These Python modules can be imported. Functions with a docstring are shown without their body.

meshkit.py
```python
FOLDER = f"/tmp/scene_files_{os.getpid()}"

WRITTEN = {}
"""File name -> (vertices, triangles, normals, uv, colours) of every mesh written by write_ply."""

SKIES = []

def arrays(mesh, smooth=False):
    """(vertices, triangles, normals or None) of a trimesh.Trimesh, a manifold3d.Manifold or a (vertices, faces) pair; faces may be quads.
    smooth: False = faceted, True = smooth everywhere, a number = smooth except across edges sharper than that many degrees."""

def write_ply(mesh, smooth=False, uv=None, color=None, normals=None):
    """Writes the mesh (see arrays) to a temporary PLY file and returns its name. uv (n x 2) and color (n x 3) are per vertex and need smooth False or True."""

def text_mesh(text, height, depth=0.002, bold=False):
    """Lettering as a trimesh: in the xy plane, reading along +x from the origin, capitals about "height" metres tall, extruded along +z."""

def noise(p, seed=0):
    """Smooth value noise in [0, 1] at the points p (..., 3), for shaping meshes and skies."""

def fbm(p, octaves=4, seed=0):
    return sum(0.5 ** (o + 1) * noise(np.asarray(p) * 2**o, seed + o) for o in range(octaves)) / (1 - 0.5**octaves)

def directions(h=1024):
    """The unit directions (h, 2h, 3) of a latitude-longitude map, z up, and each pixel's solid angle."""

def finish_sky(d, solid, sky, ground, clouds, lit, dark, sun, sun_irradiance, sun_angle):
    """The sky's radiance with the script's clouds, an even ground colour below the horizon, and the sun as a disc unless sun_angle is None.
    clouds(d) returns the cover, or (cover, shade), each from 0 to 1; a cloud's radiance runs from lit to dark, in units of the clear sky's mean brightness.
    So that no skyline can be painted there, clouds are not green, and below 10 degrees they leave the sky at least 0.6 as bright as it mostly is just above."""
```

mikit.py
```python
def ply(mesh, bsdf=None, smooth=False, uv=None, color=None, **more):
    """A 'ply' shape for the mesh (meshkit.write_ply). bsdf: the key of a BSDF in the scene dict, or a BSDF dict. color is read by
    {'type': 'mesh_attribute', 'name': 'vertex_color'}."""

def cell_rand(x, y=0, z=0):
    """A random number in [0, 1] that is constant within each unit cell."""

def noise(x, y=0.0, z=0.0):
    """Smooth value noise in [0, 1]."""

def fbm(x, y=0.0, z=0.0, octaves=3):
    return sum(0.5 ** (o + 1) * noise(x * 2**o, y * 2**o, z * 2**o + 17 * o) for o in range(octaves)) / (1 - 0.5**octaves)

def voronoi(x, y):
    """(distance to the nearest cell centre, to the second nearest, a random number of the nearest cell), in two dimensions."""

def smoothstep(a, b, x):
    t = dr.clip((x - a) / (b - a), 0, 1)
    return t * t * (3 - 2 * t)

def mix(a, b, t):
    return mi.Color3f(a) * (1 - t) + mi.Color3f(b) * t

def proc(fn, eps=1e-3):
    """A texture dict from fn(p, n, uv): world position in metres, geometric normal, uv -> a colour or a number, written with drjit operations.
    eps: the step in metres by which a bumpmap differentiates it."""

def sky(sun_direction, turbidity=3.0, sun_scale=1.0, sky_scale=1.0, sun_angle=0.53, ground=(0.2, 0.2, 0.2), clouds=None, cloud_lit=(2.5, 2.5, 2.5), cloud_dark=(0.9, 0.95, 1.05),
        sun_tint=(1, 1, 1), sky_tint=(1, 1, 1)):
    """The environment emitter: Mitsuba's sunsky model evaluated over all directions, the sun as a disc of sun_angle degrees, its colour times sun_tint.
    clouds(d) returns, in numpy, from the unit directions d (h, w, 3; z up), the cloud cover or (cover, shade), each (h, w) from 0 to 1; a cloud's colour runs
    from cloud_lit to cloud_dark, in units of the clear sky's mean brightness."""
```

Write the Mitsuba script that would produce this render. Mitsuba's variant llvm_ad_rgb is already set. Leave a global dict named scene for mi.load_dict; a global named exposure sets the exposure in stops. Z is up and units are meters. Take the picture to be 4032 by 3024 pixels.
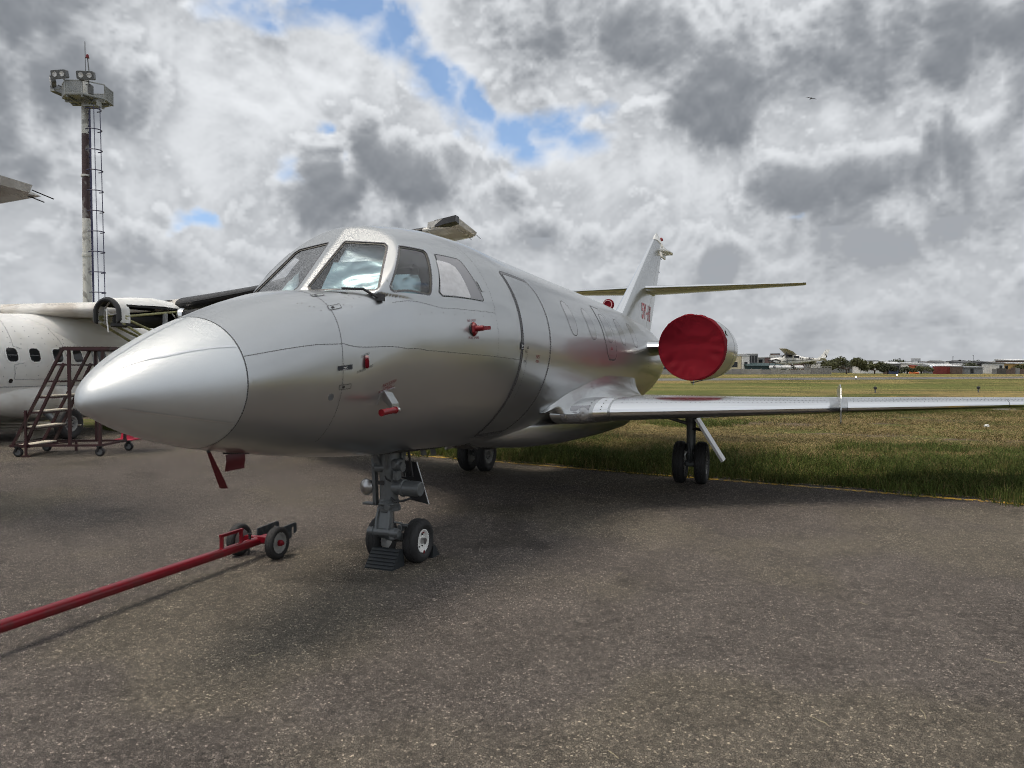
import math, numpy as np, trimesh, manifold3d, mitsuba as mi, drjit as dr
from scipy.interpolate import PchipInterpolator
import shapely, shapely.geometry as sg
import mikit, meshkit
from mikit import proc, noise, fbm, voronoi, cell_rand, smoothstep, mix

scene, labels = {}, {}
T = mi.ScalarTransform4f
rng = np.random.default_rng(7)
PI = math.pi

# ---------------------------------------------------------------- camera, sky, exposure
EYE, PITCH, FPX = 1.80, 0.0216, 735.0
scene['camera'] = {'type': 'perspective', 'fov_axis': 'x', 'fov': math.degrees(2 * math.atan(512 / FPX)), 'near_clip': 0.1, 'far_clip': 6000.0,
                   'to_world': T().look_at(origin=[0, 0, EYE], target=[0, math.cos(PITCH), EYE - math.sin(PITCH)], up=[0, 0, 1])}
exposure = 2.3
SUN = (-0.30, -0.22, 0.93)


def cloud_cover(d):
    x, y, z = d[..., 0], d[..., 1], np.maximum(d[..., 2], 0.0)
    az0, el0 = np.degrees(np.arctan2(x, y)), np.degrees(np.arcsin(np.clip(z, 0, 1)))
    top = np.clip((el0 - 55) / 30, 0, 1)          # the pattern in azimuth fades out towards the zenith

    def f(q, o, s=0, g=.5):
        t = 0
        for i in range(o):
            t = t + g ** (i + 1) * meshkit.noise(q * 2.03 ** i + 7.3 * i, seed=s + i)
            q = q @ TURN
        return t / sum(g ** (i + 1) for i in range(o))

    def field(az, el):
        r, e = np.radians(az), np.radians(np.clip(el, 0, 89.9))
        hz_ = 1.45 + 1.6 * np.exp(-el / 7.0)
        p = np.stack([np.sin(r) * np.cos(e), np.cos(r) * np.cos(e), np.sin(e) * hz_], -1) * 11.0
        w1, w2 = f(p * .6, 4, 3) - .5, f(p * .6 + 31.7, 4, 11) - .5
        q = p + np.stack([w1, w2, w1 * .6 - w2 * .6], -1) * .9
        n = f(q * .70, 7, 41, .58) - .5
        bil = sum(.62 ** i * np.abs(2 * meshkit.noise((q @ np.linalg.matrix_power(TURN, i + 1)) * 1.9 * 2.1 ** i + 3.3 * i, seed=80 + i) - 1) for i in range(5)) / 2.35
        ax, ex = az + w1 * 9 + n * 6, el + w2 * 5 + n * 5

        def blob(a_, e_, ra, re, tilt=0.0, soft=1.0):
            u, v_ = ax - a_, ex - e_
            u, v_ = u * math.cos(tilt) + v_ * math.sin(tilt), -u * math.sin(tilt) + v_ * math.cos(tilt)
            return np.exp(-np.power((u / ra) ** 2 + (v_ / re) ** 2, soft))
        s = .60 + n * 1.75 + (bil - .42) * .80
        for a_, e_, ra, re, g in DARK:
            s = s + g * blob(a_, e_, ra, re, 0, 1.4)
        for a_, e_, ra, re, g in LIGHT:
            s = s - g * blob(a_, e_, ra, re)
        gap = 0 * s
        for a_, e_, ra, re, t in GAPS:
            gap = np.maximum(gap, blob(a_, e_, ra, re, t))
        return s, gap, n, bil
    s0, gap, n, bil = field(az0, el0)
    s1 = field(az0, el0 + .8)[0]
    st = lambda lo, hi, v: (lambda t: t * t * (3 - 2 * t))(np.clip((v - lo) / (hi - lo), 0, 1))
    mask = st(.40, .58, s0)                     # thick cloud over a thin bright sheet
    thick = st(.44, 1.00, .6 * s0 + .4 * s1)
    sh = (.24 + .32 * st(.05, .5, s0)) * (1 - mask) + mask * (.33 + .68 * thick) + .42 * (s1 - s0)
    far = np.clip((np.abs(az0) - 50) / 30, 0, 1)
    hz = np.exp(-el0 / 4.5)
    sh = sh - .14 * np.clip((np.abs(az0) - 45) / 40, 0, 1)
    low = np.exp(-(el0 / 9.5) ** 2)
    sh = (sh - .50) * (1 - .66 * low) + .50 + .06 * hz
    gap = np.maximum(gap, far * (1 - top) * np.clip((.42 - s0) * 2.2, 0, .7))
    cover = np.clip(1.18 - gap * 1.12 + (n * 3.0 - (bil - .4) * 1.2) * gap, .10, 1)
    sh = sh - .20 * np.clip(gap * 1.6, 0, 1)
    sh = sh - .20 * np.clip((el0 - 27) / 25, 0, 1)
    sh = sh * (1 - top) + (.16 + .3 * (meshkit.noise(np.stack([x * 3, y * 3, z], -1), 91) - .5)) * top
    sh = .5 + .5 * np.tanh(2.0 * (sh - .47))
    return cover, np.clip(sh, 0, 1)


TURN = trimesh.transformations.euler_matrix(.63, .81, 1.17)[:3, :3]
DARK = ((-32, 19, 6.5, 5.2, .34), (-27, 17.5, 4.5, 3.2, .25), (-10.5, 15.2, 6.6, 2.4, .48), (-15, 17.2, 4.2, 1.7, .32), (12.5, 21.0, 7, 3.6, .34), (8.0, 23.5, 6, 2.6, .25), (26, 22, 5.5, 2.8, .30), (32, 22, 4, 3, .2),
        (21, 13.6, 4.5, 1.4, .30), (30.5, 13.2, 6.0, 3.0, .36), (5.0, 10.2, 5, 1.2, .22), (28, 9.0, 8, 1.4, .24), (-29, 8.0, 7, 1.3, .24), (-22, 11.0, 3.5, 1.2, .2), (-30, 13, 4, 1.2, .16), (-8, 9.5, 4, 1.0, .16), (16, 9.0, 4, 1.0, .16))
LIGHT = ((-24, 23.5, 4.0, 4, .36), (-14.5, 20.8, 6.0, 2.0, .42), (-20.5, 18.5, 4, 2.2, .36), (-2.5, 15.6, 3.4, 1.5, .30), (4.2, 16.2, 2.6, 1.8, .30), (24, 17.4, 5, 1.3, .36), (17, 14.8, 3.0, 1.0, .28),
         (-4.0, 23.4, 2.6, 2.2, .30), (-19.5, 9.6, 4.5, 1.4, .22), (-1, 12, 5, 1.4, .20), (34, 18, 3, 2.6, .26), (-26, 15, 4, 1.2, .22))
GAPS = ((-18.5, 24.2, 3.8, .9, -.1), (-13.5, 24.3, 4.0, 1.0, 0), (-9.3, 23.4, 3.0, 1.4, -.3), (-5.8, 21.4, 2.4, 1.4, -.7), (-2.6, 19.4, 2.4, 1.3, -.6), (1.4, 17.9, 2.8, 1.4, 0), (4.0, 18.2, 1.6, 1.3, .4), (2.4, 16.4, 1.4, 1.2, .4),
        (-17.3, 15.4, 1.1, .5, 0), (-23, 9.8, 1.4, .4, 0), (21.5, 11.3, 1.2, .35, 0))


scene['sky'] = mikit.sky(SUN, turbidity=3.0, sun_scale=0.3, sky_scale=1.0, sun_angle=22.0, sun_tint=(.93, .98, 1.06), ground=(0.10, 0.10, 0.07), clouds=cloud_cover,
                         cloud_lit=(2.22, 2.28, 2.34), cloud_dark=(0.36, 0.40, 0.46))


# ---------------------------------------------------------------- helpers
def put(key, mesh, mat, smooth=35, normals=None, label=None, cat=None, group=None, kind=None, to_world=None):
    """ONE entry of the scene; a taken key gets the next number."""
    k = key
    n = 1
    while k in scene or k in labels:
        k = f'{key}_{n:03d}'
        n += 1
    if isinstance(mesh, dict):
        scene[k] = dict(mesh)
    elif normals is not None:
        scene[k] = {'type': 'ply', 'filename': meshkit.write_ply(mesh, normals=normals), 'face_normals': False, 'bsdf': {'type': 'ref', 'id': mat}}
    else:
        scene[k] = mikit.ply(mesh, mat, smooth=smooth)
    if to_world is not None:
        scene[k]['to_world'] = to_world
    tag(k, label, cat, group, kind)
    return k


def tag(k, label=None, cat=None, group=None, kind=None):
    e = {a: b for a, b in (('label', label), ('category', cat), ('group', group), ('kind', kind)) if b}
    if e:
        labels[k] = {**labels.get(k, {}), **e}


def thing(key, label, cat, group=None):
    k, n = key, 1
    while k in labels:
        k = f'{key}_{n:03d}'
        n += 1
    tag(k, label, cat, group)
    return k


cat_ = lambda *m: trimesh.util.concatenate([x for y in m for x in (y if isinstance(y, (list, tuple)) else [y])])


def grid_mesh(P, closed=False):
    """Quads over P (n, m, 3); closed joins the last column to the first."""
    n, m = P.shape[:2]
    i, j = np.meshgrid(np.arange(n - 1), np.arange(m if closed else m - 1), indexing='ij')
    q = np.stack([i * m + j, i * m + (j + 1) % m, (i + 1) * m + (j + 1) % m, (i + 1) * m + j], -1).reshape(-1, 4)
    return trimesh.Trimesh(P.reshape(-1, 3), np.vstack([q[:, [0, 1, 2]], q[:, [0, 2, 3]]]), process=False)


def solid(m):
    m.merge_vertices()
    trimesh.repair.fix_normals(m)
    return m


def loft(sections, caps=True):
    P = np.array(sections, float)
    m = grid_mesh(P, True)
    if caps:
        n, k = P.shape[:2]
        V = np.vstack([m.vertices, P[0].mean(0), P[-1].mean(0)])
        j = np.arange(k)
        c0 = np.stack([0 * j + n * k, (j + 1) % k, j], 1)
        c1 = np.stack([0 * j + n * k + 1, (n - 1) * k + j, (n - 1) * k + (j + 1) % k], 1)
        m = trimesh.Trimesh(V, np.vstack([m.faces, c0, c1]), process=False)
    trimesh.repair.fix_normals(m)
    return m


def frame(d):
    d = np.asarray(d, float) / np.linalg.norm(d)
    u = np.cross(d, [0, 0, 1.0] if abs(d[2]) < .9 else [1.0, 0, 0])
    u /= np.linalg.norm(u)
    return d, u, np.cross(d, u)


def tube(pts, r, n=10, caps=True):
    pts = np.asarray(pts, float)
    r = np.broadcast_to(r, (len(pts),))
    t = np.gradient(pts, axis=0)
    t /= np.linalg.norm(t, axis=1, keepdims=True)
    _, u, _ = frame(t[0])
    S = []
    a = np.linspace(0, 2 * PI, n, endpoint=False)
    for p, d, q in zip(pts, t, r):
        u = u - d * (u @ d)
        u /= np.linalg.norm(u)
        v = np.cross(d, u)
        S.append(p + q * (np.cos(a)[:, None] * u + np.sin(a)[:, None] * v))
    return loft(S, caps)


def lathe(prof, o, d, n=28, closed=False):
    """prof: (distance along d, radius) pairs."""
    d, u, v = frame(d)
    a = np.linspace(0, 2 * PI, n, endpoint=False)
    S = [np.asarray(o, float) + x * d + r * (np.cos(a)[:, None] * u + np.sin(a)[:, None] * v) for x, r in prof]
    return loft(S, not closed)


def box(c, s, R=None, ch=0.0):
    if ch:
        h = np.array(s) / 2
        pts = [np.array([sx * (h[0] - (0 if k == 0 else ch)), sy * (h[1] - (0 if k == 1 else ch)), sz * (h[2] - (0 if k == 2 else ch))]) for sx in (-1, 1) for sy in (-1, 1) for sz in (-1, 1) for k in range(3)]
        m = trimesh.convex.convex_hull(np.array(pts))
    else:
        m = trimesh.creation.box(s)
    if R is not None:
        m.apply_transform(R)
    m.apply_translation(c)
    return m


def rz(a):
    return trimesh.transformations.rotation_matrix(a, [0, 0, 1])


def bar(p, q, w, h=None, up=(0, 0, 1)):
    """A square bar from p to q."""
    p, q = np.asarray(p, float), np.asarray(q, float)
    d = (q - p) / np.linalg.norm(q - p)
    up = np.asarray(up, float)
    if abs(d @ up) > .95:
        up = np.array([1.0, 0, 0])
    u = np.cross(d, up)
    u /= np.linalg.norm(u)
    v = np.cross(u, d)
    h = h or w
    S = [[e + a * w / 2 * u + b * h / 2 * v for a, b in ((-1, -1), (1, -1), (1, 1), (-1, 1))] for e in (p, q)]
    return loft(S)


def prism(poly, h, M=None):
    m = trimesh.creation.extrude_polygon(sg.Polygon(poly) if not hasattr(poly, 'exterior') else poly, h, engine='earcut')
    if M is not None:
        m.apply_transform(M)
    return m


def axes(o, x, y):
    x, y = np.asarray(x, float), np.asarray(y, float)
    M = np.eye(4)
    M[:3, 0], M[:3, 1], M[:3, 2], M[:3, 3] = x, y, np.cross(x, y), o
    return M


def wheel(c, ax, R, w, rim_r, n=40):
    """(tyre, rim) about the axis ax; the rim is a dished disc seen from +ax."""
    sh = min(.35 * w, .25 * R)
    k = np.linspace(0, PI / 2, 6)
    side = [(w / 2 - sh * (1 - math.sin(t)) * 1.0, R - sh * (1 - math.cos(t))) for t in k[::-1]]
    pr = [(-w * .36, rim_r), (-w / 2, rim_r + .25 * (R - rim_r))] + [(-x, r) for x, r in side] + [(-.18 * w, R), (-.17 * w, R - .004), (-.15 * w, R - .004), (-.14 * w, R), (0, R), (.14 * w, R), (.15 * w, R - .004), (.17 * w, R - .004), (.18 * w, R)]
    side2 = side[::-1]
    pr = [(-w * .36, rim_r), (-w * .5, rim_r + .3 * (R - rim_r))] + [(-x, r) for x, r in side] + [(-.18 * w, R), (-.17 * w, R - .004), (-.15 * w, R - .004), (-.14 * w, R), (.14 * w, R), (.15 * w, R - .004), (.17 * w, R - .004), (.18 * w, R)] + side2 + [(w * .5, rim_r + .3 * (R - rim_r)), (w * .36, rim_r)]
    ty = lathe(pr, c, ax, n, True)
    q = rim_r
    rim = lathe([(-w * .34, .2 * q), (-w * .36, q), (w * .38, q), (w * .40, q * .93), (w * .30, q * .88), (w * .05, q * .80), (w * .02, q * .55), (w * .08, q * .34), (w * .26, q * .30), (w * .28, q * .22), (w * .2, q * .2)], c, ax, n, False)
    return ty, rim


# ---------------------------------------------------------------- materials
def mat(key, **k):
    scene[key] = k


def rgb(*c):
    return {'type': 'rgb', 'value': list(c)}


def simple(key, c, rough=.5, metallic=0.0, spec=.5, **k):
    scene[key] = {'type': 'twosided', 'bsdf': {'type': 'principled', 'base_color': rgb(*c) if isinstance(c, (tuple, list)) else c, 'roughness': rough, 'metallic': metallic, 'specular': spec, **k}}


def grain(c, amt, s, s2=None, low=None, lo_amt=.0):
    """A colour with fine grain and broad patches."""
    def f(p, n, uv):
        g = fbm(p.x * s, p.y * s, p.z * s, 3) - .5
        b = fbm(p.x * (s2 or s / 9) + 5, p.y * (s2 or s / 9), p.z * (s2 or s / 9), 2) - .5
        return mi.Color3f(*c) * dr.maximum(1 + amt * g + lo_amt * b, .05)
    return proc(f)


def wavy(bsdf, scale, freq):
    return {'type': 'bumpmap', 'arbitrary': proc(lambda p, n, uv: noise(p.x * freq, p.y * freq, p.z * freq), 0.01), 'scale': scale, 'bsdf': bsdf}


def dirty(c, c2, s, lo, hi, amt):
    def f(p, n, uv):
        t = smoothstep(lo, hi, fbm(p.x * s, p.y * s, p.z * s * .6, 4))
        return mix(c, c2, t * amt)
    return proc(f)


# silver aircraft paint: metal flake under clear lacquer
def flake(c):
    def f(p, n, uv):
        g = cell_rand(p.x * 700, p.y * 700, p.z * 700) - .5
        b = fbm(p.x * 1.3, p.y * 1.3, p.z * 1.3, 3) - .5
        return mi.Color3f(*c) * (1 + .05 * g + .05 * b)
    return proc(f)


rough_map = proc(lambda p, n, uv: .31 + .10 * (fbm(p.x * 2.1, p.y * 2.1, p.z * 5.0, 3) - .5))
SILVER = (0.74, 0.765, 0.775)
scene['silver_base'] = {'type': 'principled', 'base_color': flake(SILVER), 'roughness': rough_map, 'metallic': .95, 'specular': .5}
scene['lacquer'] = {'type': 'roughplastic', 'distribution': 'ggx', 'alpha': .012, 'int_ior': 1.8, 'diffuse_reflectance': rgb(.05, .05, .052), 'specular_reflectance': rgb(1, 1, 1)}
scene['silver_mix'] = {'type': 'blendbsdf', 'weight': .42, 'a': {'type': 'ref', 'id': 'silver_base'}, 'b': {'type': 'ref', 'id': 'lacquer'}}
scene['silver_paint'] = {'type': 'twosided', 'bsdf': wavy({'type': 'ref', 'id': 'silver_mix'}, .0009, 3.5)}
scene['radome_paint'] = {'type': 'twosided', 'bsdf': {'type': 'principled', 'base_color': flake((.68, .71, .725)), 'roughness': .50, 'metallic': .95, 'specular': .5}}
scene['bare_metal'] = {'type': 'twosided', 'bsdf': wavy({'type': 'principled', 'base_color': rgb(.78, .79, .80), 'roughness': .17, 'metallic': 1.0}, .0012, 5.0)}
simple('gear_grey', grain((.135, .145, .15), .25, 40, 3, lo_amt=.3), .42, .35)
simple('gear_steel', (.42, .42, .42), .28, .9)
simple('black_paint', (.018, .018, .02), .38)
simple('seal_black', (.03, .032, .034), .5)
simple('seal_grey', (.115, .115, .125), .32, .2)
simple('seam_grey', (.10, .105, .11), .55)
simple('lining_dark', (.045, .048, .05), .75)
simple('trim_beige', (.16, .155, .14), .7)
simple('tyre_rubber', grain((.022, .022, .023), .5, 60, 6, lo_amt=.6), .72)
simple('rim_white', grain((.80, .80, .78), .12, 30, 8, lo_amt=.2), .35)
simple('rim_grey', grain((.30, .30, .29), .3, 30, 8, lo_amt=.4), .45)
simple('red_plastic', (.17, .004, .010), .30)
simple('red_dark', (.075, .004, .008), .4)
simple('red_paint', dirty((.17, .004, .012), (.10, .02, .022), 9, .5, .75, .6), .27)
simple('red_fabric', grain((.125, .0015, .0075), .3, 260, 5, lo_amt=.25), .75, 0, .15)
simple('red_ink', (.20, .02, .03), .5)
simple('black_ink', (.02, .02, .022), .5)
simple('white_ink', (.75, .75, .74), .45)
simple('decal_navy', (.010, .014, .022), .4)
simple('brown_steel', dirty((.042, .013, .015), (.024, .014, .012), 6, .42, .7, .8), .48)
simple('wood_board', grain((.44, .40, .33), .6, 30, 4, lo_amt=.4), .75)
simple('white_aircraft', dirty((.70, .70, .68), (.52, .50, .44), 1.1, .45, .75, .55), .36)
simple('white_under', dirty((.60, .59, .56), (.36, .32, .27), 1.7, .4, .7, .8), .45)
simple('boot_black', (.014, .014, .015), .42)
simple('primer_green', dirty((.30, .29, .14), (.16, .15, .08), 12, .45, .7, .7), .5)
simple('grey_frame', (.30, .31, .32), .5)
simple('dark_glass', (.012, .014, .017), .06)
simple('mast_white', dirty((.62, .62, .58), (.26, .25, .23), 2.6, .55, .66, .85), .6)
simple('mast_brown', dirty((.060, .036, .036), (.26, .25, .24), 2.2, .52, .62, .9), .6)
simple('galvanised', grain((.30, .31, .30), .4, 14, 2, lo_amt=.4), .5, .5)
simple('navy_steel', (.035, .035, .085), .45)
simple('lamp_grey', (.13, .135, .14), .4)
simple('lamp_glass', (.62, .62, .62), .12, 0, .6)
simple('concrete', grain((.25, .245, .23), .6, 3, .4, lo_amt=.6), .85)
simple('yellow_paint', None or proc(lambda p, n, uv: mix((.52, .30, .03), (.075, .066, .058), smoothstep(.50, .60, fbm(p.x * 24, p.y * 24, 1, 4)))), .7)
simple('faded_yellow', proc(lambda p, n, uv: mix((.40, .25, .06), (.075, .066, .058), smoothstep(.40, .50, fbm(p.x * 20, p.y * 20, 4, 4)))), .75)
scene['pane_glass'] = {'type': 'thindielectric', 'int_ior': 1.5}
scene['lens_glass'] = {'type': 'thindielectric', 'int_ior': 1.5}


def foil_bump(p, n, uv):
    a = 1 - dr.abs(2 * fbm(p.x * 7, p.y * 7, p.z * 7, 3) - 1)
    b = 1 - dr.abs(2 * fbm(p.x * 24 + 7, p.y * 24, p.z * 24, 3) - 1)
    return a * .85 + b * .15


scene['foil'] = {'type': 'twosided', 'bsdf': {'type': 'bumpmap', 'arbitrary': proc(foil_bump, .002), 'scale': .007, 'bsdf': {'type': 'principled', 'base_color': rgb(.28, .40, .435), 'roughness': .42, 'metallic': 1.0}}}
scene['screen_blue'] = {'type': 'twosided', 'bsdf': {'type': 'principled', 'base_color': grain((.36, .46, .50), .2, 20, 3, lo_amt=.3), 'roughness': .4, 'metallic': .5}}


# ---------------------------------------------------------------- ground
def asphalt_col(p, n, uv):
    d1, d2, w = voronoi(p.x * 80 + fbm(p.x * 40, p.y * 40, 0, 2), p.y * 80)
    stone = smoothstep(.04, .30, d2 - d1)
    tone = .35 + 1.15 * w * w + 1.6 * smoothstep(.95, .98, w)
    clump = fbm(p.x * 24, p.y * 24, 6, 3) - .5
    patch = fbm(p.x * .45, p.y * .45, 3, 4) - .5
    spot = fbm(p.x * 2.7, p.y * 2.7, 9, 3) - .5
    base = mix((.162, .140, .112), (.142, .122, .108), smoothstep(.4, .6, fbm(p.x * .6 + 20, p.y * .6, 1, 3)))
    stain = smoothstep(.66, .76, fbm(p.x * .8 + 3, p.y * .8, 4, 4))
    return base * (.22 + .95 * stone * tone) * dr.maximum(1 + 1.1 * clump + .40 * patch + .45 * spot, .15) * (1 - .35 * stain)


def asphalt_h(p, n, uv):
    d1, d2, w = voronoi(p.x * 80 + fbm(p.x * 40, p.y * 40, 0, 2), p.y * 80)
    return smoothstep(.0, .40, d2 - d1) * (.3 + .7 * w)


scene['asphalt'] = {'type': 'twosided', 'bsdf': {'type': 'bumpmap', 'arbitrary': proc(asphalt_h, .0012), 'scale': .0060, 'bsdf': {'type': 'principled', 'base_color': proc(asphalt_col), 'roughness': .82, 'specular': .35}}}
simple('far_asphalt', grain((.085, .082, .078), .5, 1.2, .12, lo_amt=.35), .85)


def field_col(p, n, uv):
    far = smoothstep(35, 70, p.y)
    a = fbm(p.x * .16, p.y * .30, 0, 4)
    b = fbm(p.x * 1.6, p.y * 1.6, 2, 3)
    streak = fbm(p.x * .02 + 3, p.y * .16, 5, 4)
    c = mix((0.068, 0.073, 0.024), (0.162, 0.130, 0.054), smoothstep(.40, .62, a * .6 + streak * .4))
    c = mix(c, (0.223, 0.155, 0.070), smoothstep(.50, .66, streak) * .75 * (.4 + .6 * far))
    c = mix(c, (0.084, 0.097, 0.030), smoothstep(.52, .62, fbm(p.x * .03, p.y * .09 + 40, 8, 3)) * .6)
    soil = smoothstep(.57, .66, fbm(p.x * .22 + 7, p.y * .7, 12, 4)) * (1 - far)
    c = mix(c, (0.081, 0.059, 0.046), soil * .8)
    return c * (.72 + .56 * b)


scene['field'] = {'type': 'twosided', 'bsdf': {'type': 'bumpmap', 'arbitrary': proc(lambda p, n, uv: fbm(p.x * 6, p.y * 6, 0, 3), .02), 'scale': .05, 'bsdf': {'type': 'principled', 'base_color': proc(field_col), 'roughness': .95, 'specular': .1}}}


def sheet(pts, z):
    m = trimesh.creation.triangulate_polygon(sg.Polygon(pts), engine='earcut')
    v = np.c_[m[0], np.full(len(m[0]), z)]
    f = np.asarray(m[1])
    a, b, c = (v[f[:, i]] for i in range(3))
    flip = np.cross(b - a, c - a)[:, 2] < 0
    f[flip] = f[flip][:, ::-1]
    return trimesh.Trimesh(v, f, process=False)


put('ground', sheet([(-5000, -5000), (5000, -5000), (5000, 5000), (-5000, 5000)], -.012), 'field', False, label='wide airfield of green and straw coloured grass', kind='structure')
# the apron's edge runs from the upper left to the lower right of the picture
E0, E1 = np.array([-11.09, 20.85]), np.array([6.78, 9.69])
ED = (E1 - E0) / np.linalg.norm(E1 - E0)
EN = np.array([-ED[1], ED[0]])          # towards the grass
edge = lambda s, o: E0 + ED * s + EN * o
ss = np.linspace(-60, 60, 481)
wob = .10 * (meshkit.noise(np.stack([ss * .9, 0 * ss, 0 * ss], -1), 3) - .5) + .10 * (meshkit.noise(np.stack([ss * 4, 0 * ss, 0 * ss], -1), 4) - .5) - .006 * np.maximum(0, 10 - np.abs(ss - 10)) ** 1.0
rim_ = np.array([edge(s, .32 + w) for s, w in zip(ss, wob)])
put('apron', sheet(np.vstack([rim_, [(90, -60), (-140, -60), (-140, 70)]]), 0.0), 'asphalt', False, label='grey brown asphalt apron of coarse stones', kind='structure')


def stripe(o, w, s0, s1, n=80):
    s = np.linspace(s0, s1, n)
    P = np.stack([np.c_[[edge(x, o - w / 2) for x in s]], np.c_[[edge(x, o + w / 2) for x in s]]], 1)
    return grid_mesh(np.concatenate([P, np.full(P.shape[:2] + (1,), .004)], -1)[:, ::-1])


put('edge_marking', stripe(-.02, .13, 4, 40, 160), 'yellow_paint', False, label='worn yellow line painted along the apron edge', kind='structure')
put('edge_marking', stripe(.25, .08, -16, 40, 160), 'faded_yellow', False, label='thin faded yellow line outside the apron edge line', kind='structure')
put('taxiway', sheet([(32, 19.5), (21.5, 30.9), (8.63, 45.87), (-22, 82), (-60, 130), (-52, 134), (-14, 86), (9.3, 50.2), (25.2, 35.9), (38, 24)], -.004), 'far_asphalt', False, label='dark asphalt taxiway crossing the grass', kind='structure')
put('runway', sheet([(-120, 60), (33.5, 109.6), (81.7, 125.5), (400, 232), (400, 268), (101, 155), (41.3, 134), (-120, 82)], -.008), 'far_asphalt', False, label='grey runway across the far grass', kind='structure')


# ================================================================ the silver business jet
# jet frame: a = metres aft of the nose gear, b = metres to the jet's left (towards the camera's right), z = height
JO, JPSI = np.array([-1.053, 6.87, 0.0]), 0.384
JA, JB, JZ = np.array([math.sin(JPSI), math.cos(JPSI), 0]), np.array([math.cos(JPSI), -math.sin(JPSI), 0]), np.array([0, 0, 1.0])
JM = np.eye(4)
JM[:3, 0], JM[:3, 1], JM[:3, 2], JM[:3, 3] = JA, JB, JZ, JO          # note: left-handed (a, b, z)
NOSE = -3.254
KA = np.array([-3.254, -3.224, -3.134, -2.904, -2.504, -2.054, -1.654, -0.954, -0.454, 0.046, 0.546, 1.346, 3.246, 5.246, 6.746, 8.246, 9.746, 11.146, 12.7])
KT = np.array([1.616, 1.7, 1.786, 1.936, 2.118, 2.283, 2.398, 2.937, 3.035, 3.083, 3.092, 3.059, 3.008, 2.957, 2.89, 2.793, 2.64, 2.46, 2.25])
KB = np.array([1.616, 1.56, 1.515, 1.412, 1.3, 1.219, 1.159, 1.078, 1.042, 1.015, 0.995, 0.963, 0.93, 0.943, 0.97, 1.1, 1.38, 1.7, 2.02])
KW = np.array([0.0, 0.075, 0.165, 0.311, 0.459, 0.516, 0.57, 0.768, 0.905, 0.998, 1.051, 1.052, 1.028, 1.008, 1.0, 0.92, 0.72, 0.46, 0.12])
KTC, KTN = KT.copy(), KT.copy()
KTC[5:9] = 2.50, 2.78, 2.945, 3.035
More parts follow.
